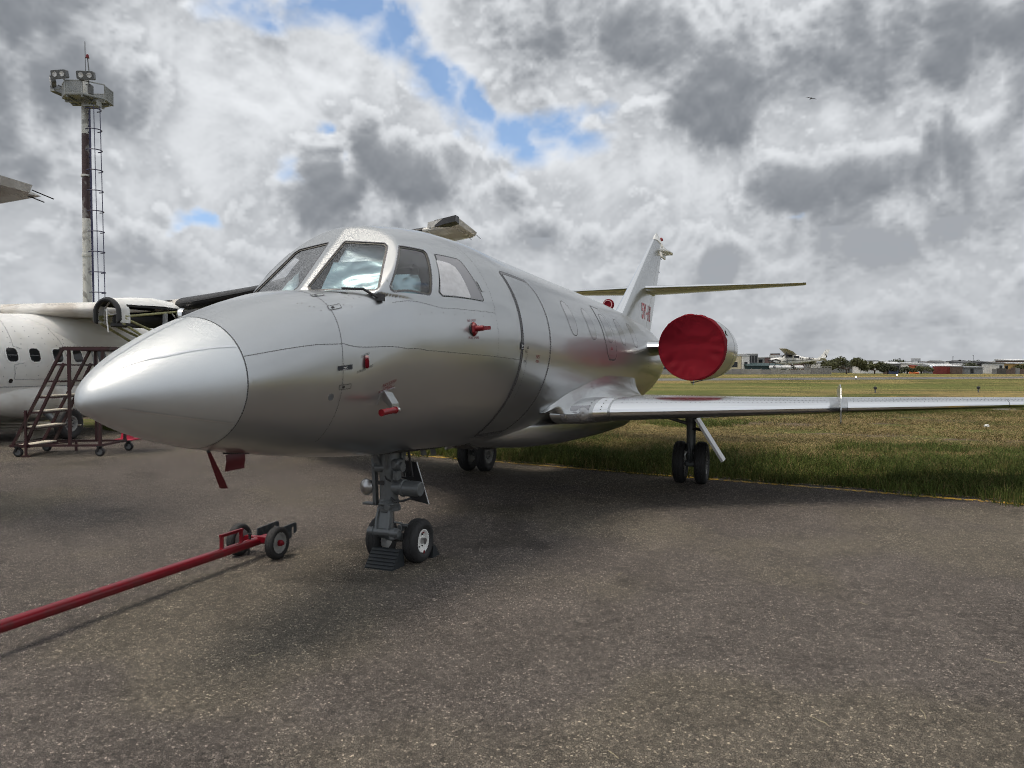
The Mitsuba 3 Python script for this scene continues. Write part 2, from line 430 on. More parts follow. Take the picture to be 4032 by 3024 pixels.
KTN[5:] = [2.275, 2.362, 2.40, 2.36, 2.3, 2.2] + [2.1] * (len(KT) - 11)
KM = (KT + KB) / 2
_q = np.sqrt(KA - NOSE)
fT, fTC, fTN, fB, fW, fM = (PchipInterpolator(_q, k) for k in (KT, KTC, KTN, KB, KW, KM))
PA, PB, PC = np.array([-1.50, 0, 2.335]), np.array([-.965, 0, 2.85]), np.array([-1.295, .63, 2.371])
PN = np.cross(PC - PA, PB - PA)
PN /= np.linalg.norm(PN)
if PN[0] > 0:
    PN = -PN
PK = PN @ PA


def smin(x, y, k):
    h = np.clip(.5 + .5 * (y - x) / k, 0, 1)
    return y + (x - y) * h - k * h * (1 - h)


def radius(a, th):
    q = np.sqrt(np.maximum(a - NOSE, 0))
    w, m, s, c = fW(q), fM(q), np.sin(th), np.cos(th)
    w = np.maximum(w, 1e-5)
    lo = 1 / np.sqrt((s / w) ** 2 + (c / np.maximum(m - fB(q), 1e-5)) ** 2)
    ex = 2 + .32 * np.exp(-((a + .95) / .75) ** 2)
    cp = np.maximum(c, 1e-9)
    rc = ((np.abs(s) / w) ** ex + (cp / np.maximum(fTC(q) - m, 1e-5)) ** ex) ** (-1 / ex)
    cp = np.maximum(c, 1e-9)
    en = 2 + .75 * np.exp(-((a + 1.62) / .42) ** 2)
    rn = ((np.abs(s) / w) ** en + (cp / np.maximum(fTN(q) - m, 1e-5)) ** en) ** (-1 / en)
    rl = ((np.abs(s) / w) ** en + (cp / np.maximum(fT(q) - m, 1e-5)) ** en) ** (-1 / en)
    sh = np.clip((np.abs(np.arctan2(s, c)) - .35) / .75, 0, 1)
    rn = rn + (rl - rn) * sh * sh * (3 - 2 * sh)
    zs = np.clip((m + rc * c - 2.27) / .12, 0, 1)
    rc = rl + (rc - rl) * zs * zs * (3 - 2 * zs)
    den = PN[1] * np.abs(s) + PN[2] * c
    pl = np.where(den > .02, (PK - PN[0] * a - PN[2] * m) / np.maximum(den, .02), 9.0)
    side = np.clip((a + .75) / .3, 0, 1)
    pl = pl + side * 3
    can = smin(rc, np.maximum(pl, -1), .022)
    can0 = can
    drop = np.clip((2.345 - (m + rn * c)) / .10, 0, 1) * np.clip((-.95 - a) / .25, 0, 1)
    can = can - .5 * drop * drop * (3 - 2 * drop)
    zz = m + np.maximum(rn, can) * c
    kk = .022 + .20 * np.clip((2.34 - zz) / .25, 0, 1) ** 1.5
    d = can - rn
    u = np.clip(d / kk * .5 + .5, 0, 1)
    up = np.maximum(rn + d * (u * u * (3 - 2 * u)), rn)
    g = np.clip((a + 1.15) / .35, 0, 1)
    up = up + (can0 - up) * g * g * (3 - 2 * g)
    up = np.where(a < -2.0, rn, up)
    return np.where(c >= 0, up, lo)


def surf(a, th, off=0.0):
    a, th = np.broadcast_arrays(np.asarray(a, float), np.asarray(th, float))
    q = np.sqrt(np.maximum(a - NOSE, 0))

    def at(a, th):
        r = radius(a, th)
        return np.stack([a, r * np.sin(th), fM(np.sqrt(np.maximum(a - NOSE, 0))) + r * np.cos(th)], -1)
    P = at(a, th)
    e = 2e-3
    n = np.cross(at(a, th + e) - at(a, th - e), at(a + e, th) - at(np.maximum(a - e, NOSE), th))
    n /= np.maximum(np.linalg.norm(n, axis=-1, keepdims=True), 1e-12)
    rad = np.stack([0 * th, np.sin(th), np.cos(th)], -1)
    n = np.where(((n * rad).sum(-1, keepdims=True)) < 0, -n, n)
    return P + n * np.asarray(off)[..., None], n


def ath(p):
    p = np.atleast_2d(np.asarray(p, float))
    return p[:, 0], np.arctan2(p[:, 1], p[:, 2] - fM(np.sqrt(p[:, 0] - NOSE)))


def J(P):
    P = np.asarray(P, float)
    return JO + P[..., :1] * JA + P[..., 1:2] * JB + P[..., 2:3] * JZ


def jet_mesh(m):
    """A mesh from jet frame to world (the frame is mirrored, so faces are turned)."""
    m = m.copy()
    m.vertices = J(m.vertices)
    m.faces = m.faces[:, ::-1]
    return m


JET = thing('business_jet', 'silver twin engine business jet with red engine covers parked on the apron', 'jet')
jk = lambda n: JET + '__' + n


def jput(name, m, mtl, smooth=35, parent=None, label=None, kind=None):
    return put((parent or JET) + '__' + name, jet_mesh(m), mtl, smooth, label=label, kind=kind)


def sput(name, P, N, F, mtl, parent=None, label=None):
    """A piece of the jet's skin with the skin's own normals."""
    Nw = N[:, :1] * JA + N[:, 1:2] * JB + N[:, 2:3] * JZ
    return put((parent or JET) + '__' + name, trimesh.Trimesh(J(P), F[:, ::-1], process=False), mtl, normals=Nw, label=label)


def round_poly(pts, r):
    p = sg.Polygon(pts).buffer(0)
    return p.buffer(-r).buffer(2 * r).buffer(-r)


def patch(poly, off, size=.04):
    """Skin over a polygon in (a, th), lifted by off: (points, normals, faces) in the jet frame."""
    v, f = trimesh.creation.triangulate_polygon(poly, engine='earcut')
    v, f = trimesh.remesh.subdivide_to_size(np.c_[v, 0 * v[:, 0]], f, size, max_iter=12)
    P, N = surf(v[:, 0], v[:, 1], off)
    a, b, c = P[f[:, 0]], P[f[:, 1]], P[f[:, 2]]
    flip = (np.cross(b - a, c - a) * N[f[:, 0]]).sum(1) < 0
    f = np.array(f)
    f[flip] = f[flip][:, ::-1]
    return P, N, f


def slab(poly, off, thick, size=.04):
    """The same with a rim down to off - thick, so that it has real edges."""
    P, N, f = patch(poly, off, size)
    ring = np.array(shapely.segmentize(poly.exterior, size).coords)[:-1]
    A, n = surf(ring[:, 0], ring[:, 1], off)
    B, _ = surf(ring[:, 0], ring[:, 1], off - thick)
    k = len(ring)
    i = np.arange(k)
    j = (i + 1) % k
    R = trimesh.Trimesh(np.vstack([A, B]), np.vstack([np.c_[i, j, j + k], np.c_[i, j + k, i + k]]), process=False)
    return P, N, f, R


def ribbon(pts, w, off=.0012, closed=False, step=.02):
    """A thin strip along a polyline on the skin."""
    pts = np.asarray(pts, float)
    if closed:
        pts = np.vstack([pts, pts[:1]])
    d = np.r_[0, np.cumsum(np.hypot(*np.diff(pts, axis=0).T))]
    keep = np.r_[True, np.diff(d) > 1e-9]
    pts, d = pts[keep], d[keep]
    n = max(3, int(d[-1] / step))
    s = np.unique(np.r_[np.linspace(0, d[-1], n), d])
    A, Th = np.interp(s, d, pts[:, 0]), np.interp(s, d, pts[:, 1])
    P, N = surf(A, Th)
    t = np.gradient(P, axis=0)
    if closed:
        t[0] = t[-1] = P[1] - P[-2]
    t /= np.linalg.norm(t, axis=1, keepdims=True)
    sd = np.cross(N, t)
    w = np.broadcast_to(w, (len(s),))[:, None]
    off = np.broadcast_to(off, (len(s),))[:, None]
    V = np.stack([P - sd * w / 2 + N * off, P + sd * w / 2 + N * off], 1)
    m = grid_mesh(V)
    return m.vertices, np.repeat(N, 2, 0), m.faces


def strip(name, pts, w, mtl='seam_grey', off=.0012, closed=False, parent=None, label=None):
    V, N, F = ribbon(pts, w, off, closed)
    f = F.copy()
    a, b, c = V[f[:, 0]], V[f[:, 1]], V[f[:, 2]]
    fl = (np.cross(b - a, c - a) * N[f[:, 0]]).sum(1) < 0
    f[fl] = f[fl][:, ::-1]
    return sput(name, V, N, f, mtl, parent, label)


def ring_pts(a, t0, t1, n=60):
    return np.c_[np.full(n, a), np.linspace(t0, t1, n)]


# window outlines in (a, th)
W_PORT = round_poly([(-1.432, .155), (-1.408, .080), (-.972, .092), (-.912, .485), (-.932, .54), (-1.268, .872), (-1.305, .885)], .020)
W_STBD = shapely.affinity.scale(W_PORT, 1, -1, origin=(0, 0)) if hasattr(shapely, 'affinity') else W_PORT
W_SIDE = round_poly([(-1.197, .931), (-.891, .609), (-.646, .697), (-.640, .735), (-.802, 1.115), (-.830, 1.136), (-1.168, 1.004), (-1.197, .965)], .020)
W_SIDE2 = shapely.affinity.scale(W_SIDE, 1, -1, origin=(0, 0))
W_REAR = round_poly([(-.546, .752), (-.236, .800), (-.210, .835), (-.133, 1.215), (-.15, 1.224), (-.680, 1.162), (-.713, 1.121)], .014)
W_REARIN = round_poly([(-.585, .815), (-.425, .856), (-.372, .892), (-.350, .963), (-.318, 1.198), (-.684, 1.150), (-.702, 1.121)], .02)
SEAM1, SEAM2, DF, DR = -2.511, -1.70, .485, 1.235

# fuselage: a closed skin, hollowed behind the windows, with the four openings cut through
aa = np.r_[np.linspace(SEAM1 + .004, .30, 240), np.linspace(.34, 12.6, 240)]
tt = np.linspace(0, 2 * PI, 300, endpoint=False)
P0, N0 = surf(aa[:, None], tt[None])
body = loft(P0)
aI, tI = np.linspace(-1.62, .25, 90), np.linspace(0, 2 * PI, 96, endpoint=False)
inner = loft(surf(aI[:, None], tI[None], -.035)[0])


def to_manifold(m):
    m = trimesh.Trimesh(m.vertices, m.faces, process=False)
    if m.volume < 0:
        m.faces = m.faces[:, ::-1]
    return manifold3d.Manifold(manifold3d.Mesh(np.asarray(m.vertices, np.float32), np.asarray(m.faces, np.uint32)))


def cutter(poly):
    c = np.array(shapely.segmentize(poly.exterior, .03).coords)[:-1]
    P, N = surf(c[:, 0], c[:, 1])
    n = N.mean(0) / np.linalg.norm(N.mean(0))
    return to_manifold(trimesh.convex.convex_hull(np.vstack([P + n * .09, P - n * .11])))


mf = to_manifold(body) - to_manifold(inner)
for w_ in (W_PORT, W_STBD, W_SIDE, W_SIDE2):
    mf = mf - cutter(w_)
mm = mf.to_mesh()
V, F = np.array(mm.vert_properties[:, :3], float), np.array(mm.tri_verts)
A_, Th_ = V[:, 0], np.arctan2(V[:, 1], V[:, 2] - fM(np.sqrt(np.maximum(V[:, 0] - NOSE, 0))))
PS, NS = surf(A_, Th_)
on = np.linalg.norm(PS - V, axis=1) < .0045
fn = np.cross(V[F[:, 1]] - V[F[:, 0]], V[F[:, 2]] - V[F[:, 0]])
fn /= np.maximum(np.linalg.norm(fn, axis=1, keepdims=True), 1e-15)
outer = on[F].all(1) & ((fn * NS[F[:, 0]]).sum(1) > .5)
sput('fuselage', V, NS, F[outer], 'silver_paint')
lin = trimesh.Trimesh(V, F[~outer], process=False)
lin.remove_unreferenced_vertices()
for piece in sorted(lin.split(only_watertight=False), key=lambda m: -len(m.faces)):
    jput('cockpit_lining', piece, 'lining_dark', False)

# nose cone
an = NOSE + np.r_[0, np.linspace(.004, 1, 110) ** 2] * (SEAM1 - NOSE)
tn = np.linspace(0, 2 * PI, 181)
Pn, Nn = surf(np.maximum(an, NOSE + 1e-5)[:, None], tn[None])
gm = grid_mesh(Pn)
Nn = Nn.reshape(-1, 3)
Nn[:181] = (-1, 0, 0)
fl = gm.faces
a_, b_, c_ = gm.vertices[fl[:, 0]], gm.vertices[fl[:, 1]], gm.vertices[fl[:, 2]]
sw = (np.cross(b_ - a_, c_ - a_) * Nn[fl[:, 1]]).sum(1) < 0
fl[sw] = fl[sw][:, ::-1]
CONE = sput('nose_cone', gm.vertices, Nn, fl, 'radome_paint')
# lightning strips along the nose cone
for pts in (((-3.10, .6), (-2.9, .86), (-2.52, 1.045)), ((-3.13, 2.0), (-2.9, 2.05), (-2.53, 2.14)), ((-3.1, -.1), (-2.97, .02), (-2.80, .01), (-2.52, .0)), ((-3.12, -1.2), (-2.9, -1.3), (-2.53, -1.35))):
    strip('lightning_strip', pts, .009, 'bare_metal', .004, parent=CONE)
strip('panel_seam', ring_pts(SEAM1 - .002, -PI, PI, 120), .006, 'seam_grey', .0012)
strip('panel_seam', ring_pts(SEAM2, .12, 2.55), .0045)
strip('panel_seam', np.stack(ath([(-2.505, .422, 1.87), (-2.2, .465, 1.918), (-1.91, .501, 1.952), (-1.68, .538, 1.963), (-1.353, .643, 1.956), (-1.1, .715, 1.947), (-.882, .786, 1.937), (-.6, .86, 1.926), (-.296, .931, 1.914), (0, .982, 1.901), (.25, 1.01, 1.890), (.451, 1.034, 1.878)]), -1), .005)
strip('panel_seam', [(-1.194, 1.085), (-.712, 1.265), (-.35, 1.305), (.02, 1.330)], .003)
strip('panel_seam', [(.02, .55), (.02, 1.33), (.03, 1.6), (.03, 1.72)], .002)
strip('panel_seam', [(.1, .30), (1.5, .32), (3.5, .36), (5.5, .40)], .004)
strip('panel_seam', ring_pts(6.6, .3, 2.2), .004)

# windscreen and side windows: pane, gasket
for k, (w_, nm) in enumerate(((W_PORT, 'windscreen_pane'), (W_STBD, 'windscreen_pane'), (W_SIDE, 'side_window_pane'), (W_SIDE2, 'side_window_pane'))):
    P, N, f = patch(w_, -.010, .06)
    pk = sput(nm, P, N, f, 'pane_glass')
    c = np.array(w_.exterior.coords)[:-1]
    strip('gasket', c, .010, 'seal_grey', .0016, True, pk)
    c2 = np.array(w_.buffer(-.008).exterior.coords)[:-1]
    strip('inner_frame', c2, .016, 'trim_beige', -.006, True, pk)
# the blanked rear window: gasket, recessed border, silver film
P, N, f = patch(W_REAR, .0015, .05)
rk = sput('rear_window_pane', P, N, f, 'silver_paint', label='blanked rear cockpit window covered inside with silver film')
strip('gasket', np.array(W_REAR.exterior.coords)[:-1], .008, 'seal_black', .003, True, rk)
simple('film_silver', grain((.60, .60, .61), .30, 34, 7, lo_amt=.3), .30, .45)
simple('film_grey', (.30, .30, .315), .32, .5)
P, N, f = patch(W_REAR.buffer(-.008), .003, .05)
sput('border', P, N, f, 'film_grey', rk)
P, N, f = patch(W_REARIN, .0042, .05)
sput('film', P, N, f, 'film_silver', rk)
# wiper
wp = surf(np.array([-1.30, -1.36, -1.44]), np.array([.93, .80, .62]), np.array([.035, .03, .022]))[0]
wk = jput('wiper', cat_(tube(wp, .010), box(surf(-1.288, .94, .03)[0], (.05, .05, .05))), 'black_paint')
strip('slot', [(-1.50, .46), (-1.475, .60), (-1.45, .70)], np.r_[.024], 'seal_black', .002, parent=wk)
# fasteners and latches on the nose
riv = []
rg = np.random.default_rng(5)
for a0_, a1_, t0_, t1_, n_ in ((-1.50, -1.18, .72, .78, 12), (-1.46, -1.20, .80, .86, 7), (-1.20, -1.14, .90, 1.05, 6), (-1.62, -1.52, .78, .86, 3), (-1.90, -1.78, .60, .80, 5), (-.95, -.05, 1.30, 1.36, 8)):
    for q_ in np.linspace(0, 1, n_):
        riv.append((a0_ + (a1_ - a0_) * q_, t0_ + (t1_ - t0_) * q_ + rg.uniform(-.02, .02)))
ms = []
for a_, t_ in riv:
    p, n = surf(a_, t_, .0)
    ms.append(lathe([(0, .0062), (.0022, .0050), (.0026, .0001)], p, n, 8))
jput('fasteners', cat_(ms), 'gear_steel', 30, kind='stuff')
for a_, t_, turn in ((-1.665, .545, .1), (-1.655, .80, .1), (-1.672, 1.76, 0)):
    po = sg.box(-.055, -.028, .055, .028)
    po = shapely.affinity.translate(shapely.affinity.rotate(po, turn * 57), a_, t_)
    P, N, f, R = slab(po, .0022, .003)
    lk = sput('latch', P, N, f, 'silver_paint')
    strip('outline', np.array(po.exterior.coords)[:-1], .0042, 'seal_black', .003, True, lk)
    p2 = shapely.affinity.translate(sg.box(-.03, -.014, -.006, .014), a_, t_)
    P, N, f = patch(p2, .0045)
    sput('keeper', P, N, f, 'black_paint', lk)

# door: proud skin, broad dark seal, stickers
DOOR = sg.Polygon([(DF, .885), (DR - .03, .862), (DR + .035, 1.0), (DR + .05, 1.3), (DR + .02, 1.7), (DR - .03, 2.2), (DR - .10, 2.555), (DF + .02, 2.60), (DF - .03, 2.3), (DF - .02, 1.9), (DF - .01, 1.5)]).buffer(-.04).buffer(.08).buffer(-.04)
P, N, f, R = slab(DOOR.buffer(-.014), .004, .006, .035)
DK = sput('cabin_door', P, N, f, 'silver_paint')
strip('seal', np.array(DOOR.exterior.coords)[:-1], .036, 'seal_grey', .002, True, DK)
bw = np.array(DOOR.exterior.coords)
strip('groove', np.array(DOOR.buffer(.018).exterior.coords)[:-1], .006, 'seal_black', .0045, True, DK)
strip('groove', np.array(DOOR.buffer(-.017).exterior.coords)[:-1], .006, 'seal_black', .0055, True, DK)
strip('hinge_rail', [(DF - .01, 2.645), (.8, 2.64), (DR - .08, 2.60)], .018, 'bare_metal', .010, parent=DK)
strip('handle_slot', [(.60, 1.66), (.605, 1.9), (.60, 2.1)], .003, 'seal_black', .006, parent=DK)
P, N, f = patch(sg.Point(.605, 1.617).buffer(.014), .0065)
sput('lock', P, N, f, 'black_paint', DK)
# bird logo decals
bird = sg.Polygon([(-.40, .30), (-.12, -.02), (.0, -.10), (.13, .0), (.42, .22), (.20, .17), (.08, .13), (.02, .08), (-.06, .12), (-.2, .24)])


def decal(a0, t0, a1, t1, parent, off, rot=0):
    c = ((a0 + a1) / 2, (t0 + t1) / 2)
    po = shapely.affinity.rotate(sg.box(a0, t0, a1, t1), rot, origin=c)
    P, N, f = patch(po, off)
    k = sput('decal', P, N, f, 'decal_navy', parent)
    s = abs(t1 - t0) * .95
    b = shapely.affinity.translate(shapely.affinity.scale(bird, s, -s, origin=(0, 0)), *c)
    P, N, f = patch(b, off + .0015)
    sput('bird_mark', P, N, f, 'white_ink', parent)
    ln = shapely.affinity.translate(sg.box(-.42 * s, .27 * s, .42 * s, .34 * s), *c)
    P, N, f = patch(ln, off + .0015)
    sput('caption_line', P, N, f, 'white_ink', parent)


decal(-1.752, 1.495, -1.612, 1.553, JET, .003, 2)
decal(DF - .055, 1.575, DF + .012, 1.640, DK, .0075, 4)


def lettering(text, a, th, h, mtl, parent=None, off=.0022, name='lettering', turn=0.0):
    m = meshkit.text_mesh(text, h, .0004)
    v = np.array(m.vertices)
    v[:, 0] -= v[:, 0].mean()
    c, s = math.cos(turn), math.sin(turn)
    x, y = v[:, 0] * c - v[:, 1] * s, v[:, 0] * s + v[:, 1] * c
    R = float(radius(np.array(a), np.array(th)))
    P, N = surf(a + x, th - y / R, off + v[:, 2])
    return sput(name, P, N, np.array(m.faces)[:, ::-1] if np.cross(P[m.faces[0][1]] - P[m.faces[0][0]], P[m.faces[0][2]] - P[m.faces[0][0]]) @ N[m.faces[0][0]] * 1 < -9 else np.array(m.faces), mtl, parent)


lettering('NO STEP', -.365, 1.41, .020, 'red_ink')
lettering('AOA VANE', -.355, 1.565, .021, 'red_ink')
lettering('STATIC', -1.497, 1.462, .015, 'black_ink')
lettering('STATIC PORT', -1.50, 1.625, .016, 'black_ink')
lettering('NO STEP', -1.245, 1.935, .022, 'red_ink')
lettering('UNDER', -1.25, 1.968, .016, 'red_ink')
lettering('PITOT ABOVE', -1.25, 1.993, .016, 'red_ink')
lettering('EXIT', .893, 1.70, .035, 'red_ink', DK, .0066)
lettering('OPEN', .897, 1.74, .026, 'red_ink', DK, .0066)
for t_ in (1.66, 1.75):
    lettering('PULL', .565, t_, .022, 'black_ink', DK, .0066, turn=0)
# round port below the left latch
p_, n_ = surf(-1.79, 1.875, 0)
jput('jacking_plug', lathe([(0, .026), (.003, .024), (.003, .016), (.0015, .015), (.0015, .001)], p_, n_, 20), 'seam_grey')
# small access plate behind the rear window
po = round_poly([(-.14, 1.035), (-.068, 1.022), (-.055, 1.128), (-.12, 1.138)], .008)
P, N, f, R = slab(po, .006, .008)
ak = sput('access_plate', P, N, f, 'silver_paint')
jput('rim', R, 'seam_grey', False, ak)

# cabin windows (five) and the overwing exit
simple('window_silver', (.42, .425, .43), .16, .85)


def oval(a, half_a=.165, t0=.965, t1=1.385, p=2.6):
    u = np.linspace(0, 2 * PI, 40, endpoint=False)
    x = np.sign(np.cos(u)) * np.abs(np.cos(u)) ** (2 / p) * half_a
    y = np.sign(np.sin(u)) * np.abs(np.sin(u)) ** (2 / p) * (t1 - t0) / 2
    return sg.Polygon(np.c_[a + x, (t0 + t1) / 2 + y])


EX = sg.Polygon([(3.76, .835), (4.14, .85), (4.235, 1.0), (4.275, 1.24), (4.265, 1.46), (4.2, 1.60), (4.10, 1.62), (3.83, 1.615), (3.72, 1.53), (3.66, 1.32), (3.68, 1.0)]).buffer(-.04).buffer(.08).buffer(-.04)
P, N, f, R = slab(EX.buffer(-.012), .004, .006)
EK = sput('overwing_exit', P, N, f, 'silver_paint')
strip('seal', np.array(EX.exterior.coords)[:-1], .022, 'seal_black', .002, True, EK)
for k, a_ in enumerate((2.24, 3.105, 3.965, 4.83, 5.69)):
    w_ = oval(a_)
    P, N, f = patch(w_, .0052 if k == 2 else .0012)
    kk = sput('cabin_window', P, N, f, 'window_silver')
    strip('gasket', np.array(w_.exterior.coords)[:-1], .012, 'seam_grey', .006 if k == 2 else .002, True, kk)
p_, n_ = surf(3.97, 1.47, .006)
jput('pull_handle', lathe([(0, .025), (.006, .02), (.007, .002)], p_, n_, 12), 'red_ink', parent=EK)

# ---------------------------------------------------------------- wings
XC = (1 - np.cos(np.linspace(0, PI, 26))) / 2


def foil(n_t, camber=.012):
    y = 5 * n_t * (.2969 * np.sqrt(XC) - .126 * XC - .3516 * XC ** 2 + .2843 * XC ** 3 - .1030 * XC ** 4)
    c = camber * 4 * XC * (1 - XC)
    return c + y, c - y


def wing_geo(b):
    le = np.interp(b, [.80, .95, 1.05, 1.15, 1.28, 8.15], [1.98, 2.10, 2.26, 2.48, 2.755, 6.98])
    te = np.interp(b, [.80, 1.28, 3.0, 8.15], [5.75, 5.75, 6.15, 8.12])
    z = np.interp(b, [.8, 1.28, 8.15], [1.262, 1.262, 1.325])
    t = np.interp(b, [.80, 1.28, 4, 8.15], [.092, .108, .10, .085])
    return le, te, z, t


def wing_pt(b, x, up=True, off=0.0):
    le, te, z, t = wing_geo(b)
    u, l = foil(t)
    c = te - le
    y = np.interp(x, XC, u if up else l)
    return np.array([le + c * x, b, z + c * (y - .018 * x) + (off if up else -off)])


def wing_section(b, sgn=1, x0=0, x1=1, off=0.0):
    xs = x0 + (x1 - x0) * XC
    le, te, z, t = wing_geo(b)
    U = [wing_pt(b, x, True) for x in xs[::-1]]
    Lw = [wing_pt(b, x, False) for x in xs[1:]]
    S = np.array(U + Lw)
    S[:, 1] *= sgn
    return S


def wing_mesh(bs, sgn=1):
    return loft([wing_section(b, sgn) for b in bs])


BS = np.r_[.80, .88, .95, 1.0, 1.05, 1.1, 1.15, 1.2, 1.28, np.linspace(1.5, 8.0, 24)]
tip = [wing_section(8.0 + d) * 1.0 for d in (.08, .13)]
for s_, q in zip(tip, (.72, .3)):
    c_ = s_.mean(0)
    s_[:, 2] = c_[2] + (s_[:, 2] - c_[2]) * q
    s_[:, 0] = c_[0] + (s_[:, 0] - c_[0]) * (.97 if q > .5 else .9)
for sgn in (1, -1):
    secs = [wing_section(b, sgn) for b in BS] + [t_ * [1, sgn, 1] for t_ in tip]
    wk = jput('wing', loft(secs), 'silver_paint', 40)
    # polished leading edge in two lengths, rivet lines, fence
    for b0, b1 in ((1.30, 3.80), (4.02, 6.05), (6.06, 7.98)):
        S = []
        for b in np.linspace(b0, b1, 16):
            up = [wing_pt(b, x, True, .006) for x in np.linspace(.17, 0.02, 8)] + [wing_pt(b, x, True, .006) for x in (.01, .004, .001)]
            lo = [wing_pt(b, x, False, .006) for x in (.001, .004, .01, .02, .045, .07)]
            nose = wing_pt(b, 0) - np.array([.007, 0, 0])
            S.append(np.array(up + [nose] + lo) * [1, sgn, 1])
        jput('leading_edge', trimesh.Trimesh(**{k_: v_ for k_, v_ in (('vertices', grid_mesh(np.array(S)).vertices), ('faces', grid_mesh(np.array(S)).faces if sgn > 0 else grid_mesh(np.array(S)).faces[:, ::-1]))}, process=False), 'bare_metal', 60, wk)
    if sgn > 0:
        rv = []
        for x_, st in ((.055, .055), (.10, .045), (.165, .10)):
            for b in np.arange(1.4, 7.9, st):
                if 3.78 < b < 4.05:
                    continue
                p = wing_pt(b, x_, True, .0065)
                rv.append(lathe([(0, .008), (.0022, .0065), (.0024, .0005)], p, (0, 0, 1), 6))
        jput('rivets', cat_(rv), 'gear_grey', 30, wk, kind='stuff')
    # stall fence: a rounded plate round the leading edge
    le, te, z, t = wing_geo(3.94)
    prof = [(-.16, -.17), (-.10, -.205), (.02, -.20), (.20, -.14), (.30, -.05), (.75, .10), (1.30, .13), (1.30, .20), (.60, .275), (.20, .30), (-.02, .255), (-.13, .13), (-.17, -.02)]
    pf = sg.Polygon([(le + x, z + y) for x, y in prof]).buffer(.02).buffer(-.02)
    fm = prism(pf, .012)
    v = fm.vertices.copy()
    fm.vertices = np.c_[v[:, 0], sgn * (3.925 + v[:, 2]), v[:, 1]]
    jput('wing_fence', fm, 'silver_paint', False, wk)
    # flap hinge fairing and flap lines under the wing
    for b in (2.6, 4.6):
        p = wing_pt(b, .82, False)
        jput('flap_track', loft([[p + [x, sgn * 0, -.02] * np.array([1, 1, 1]) + np.array([0, 0, 0]) + np.array([0, r * math.cos(u), r * math.sin(u)]) for u in np.linspace(0, 2 * PI, 10, endpoint=False)] for x, r in ((-.5, .01), (-.3, .05), (.1, .06), (.45, .01))]) if sgn > 0 else loft([[p * [1, -1, 1] + np.array([x, r * math.cos(u), -.02 + r * math.sin(u)]) for u in np.linspace(0, 2 * PI, 10, endpoint=False)] for x, r in ((-.5, .01), (-.3, .05), (.1, .06), (.45, .01))]), 'silver_paint', 50, wk)

# wing root: concave fillet over the wing, riveted band, lamp in its nose
fl_a = np.array([1.70, 1.95, 2.25, 2.6, 3.0, 3.4, 3.9, 4.5, 5.1, 5.7])
fl_z = np.array([1.30, 1.41, 1.50, 1.56, 1.62, 1.665, 1.695, 1.685, 1.665, 1.64])
S = []
for a_, z_ in zip(np.linspace(1.70, 5.7, 70), PchipInterpolator(fl_a, fl_z)(np.linspace(1.70, 5.7, 70))):
    th_ = math.acos(np.clip((z_ - fM(math.sqrt(a_ - NOSE))) / (3.0 - 2.0), -1, 1))
    ths = np.linspace(1.2, 2.4, 200)
    PP = surf(np.full(200, a_), ths, .002)[0]
    p0 = PP[np.argmin(np.abs(PP[:, 2] - z_))]
    b2 = np.interp(a_, [1.99, 2.3, 2.75, 3.2], [.985, 1.10, 1.27, 1.42])
    le = wing_geo(b2)[0]
    te = wing_geo(b2)[1]
    p2 = wing_pt(b2, np.clip((a_ - le) / (te - le), 0, 1), True, .004)
    if a_ < 2.14:
        q2 = PP[np.argmin(np.abs(PP[:, 2] - 1.285))]
        f2 = np.clip((a_ - 1.95) / .19, 0, 1)
        p2 = q2 * (1 - f2) + p2 * f2
        p2[0] = a_
    p1 = np.array([a_, p0[1] * .5 + 1.0 * .5, p2[2] + .03])
    u = np.linspace(0, 1, 14)[:, None]
    S.append((1 - u) ** 2 * p0 + 2 * u * (1 - u) * p1 + u ** 2 * p2)
g = grid_mesh(np.array(S))
FK = jput('wing_root_fairing', trimesh.Trimesh(g.vertices, g.faces[:, ::-1], process=False), 'silver_paint', 60)
rv = [lathe([(0, .009), (.003, .007), (.0032, .001)], wing_pt(b, x, True, .006), (-.6, .2, 1), 8) for b, x in [(1.22, q) for q in (.005, .02, .05, .09)] + [(1.12, q) for q in (.01, .03, .06, .10)]]
jput('rivets', cat_(rv), 'gear_grey', 30, FK, kind='stuff')
bnd = np.array([[wing_pt(b, x, True, .004) for x in (.14, .09, .05, .025, .01, .003)] + [wing_pt(b, 0) - [.005, 0, 0]] + [wing_pt(b, x, False, .004) for x in (.003, .01, .03, .06)] for b in np.linspace(1.16, 1.275, 5)])
jput('band', grid_mesh(bnd), 'bare_metal', 60, FK)
ln = np.array([[wing_pt(b, x, True, .003) for x in (.035, .025, .015, .008, .003)] + [wing_pt(b, 0) - [.006, 0, 0]] + [wing_pt(b, x, False, .003) for x in (.003, .008, .015, .03, .045)] for b in np.linspace(.90, 1.13, 8)])
jput('landing_light_lens', grid_mesh(ln), 'film_grey', 60, FK)
lp = wing_pt(1.06, .03) + np.array([-.02, 0, -.05])
jput('landing_light', lathe([(-.03, .002), (-.035, .05), (-.02, .075), (.03, .08)], wing_pt(1.08, 0) + np.array([.03, 0, 0]), (1, -.5, 0), 24), 'gear_steel', 40, FK)
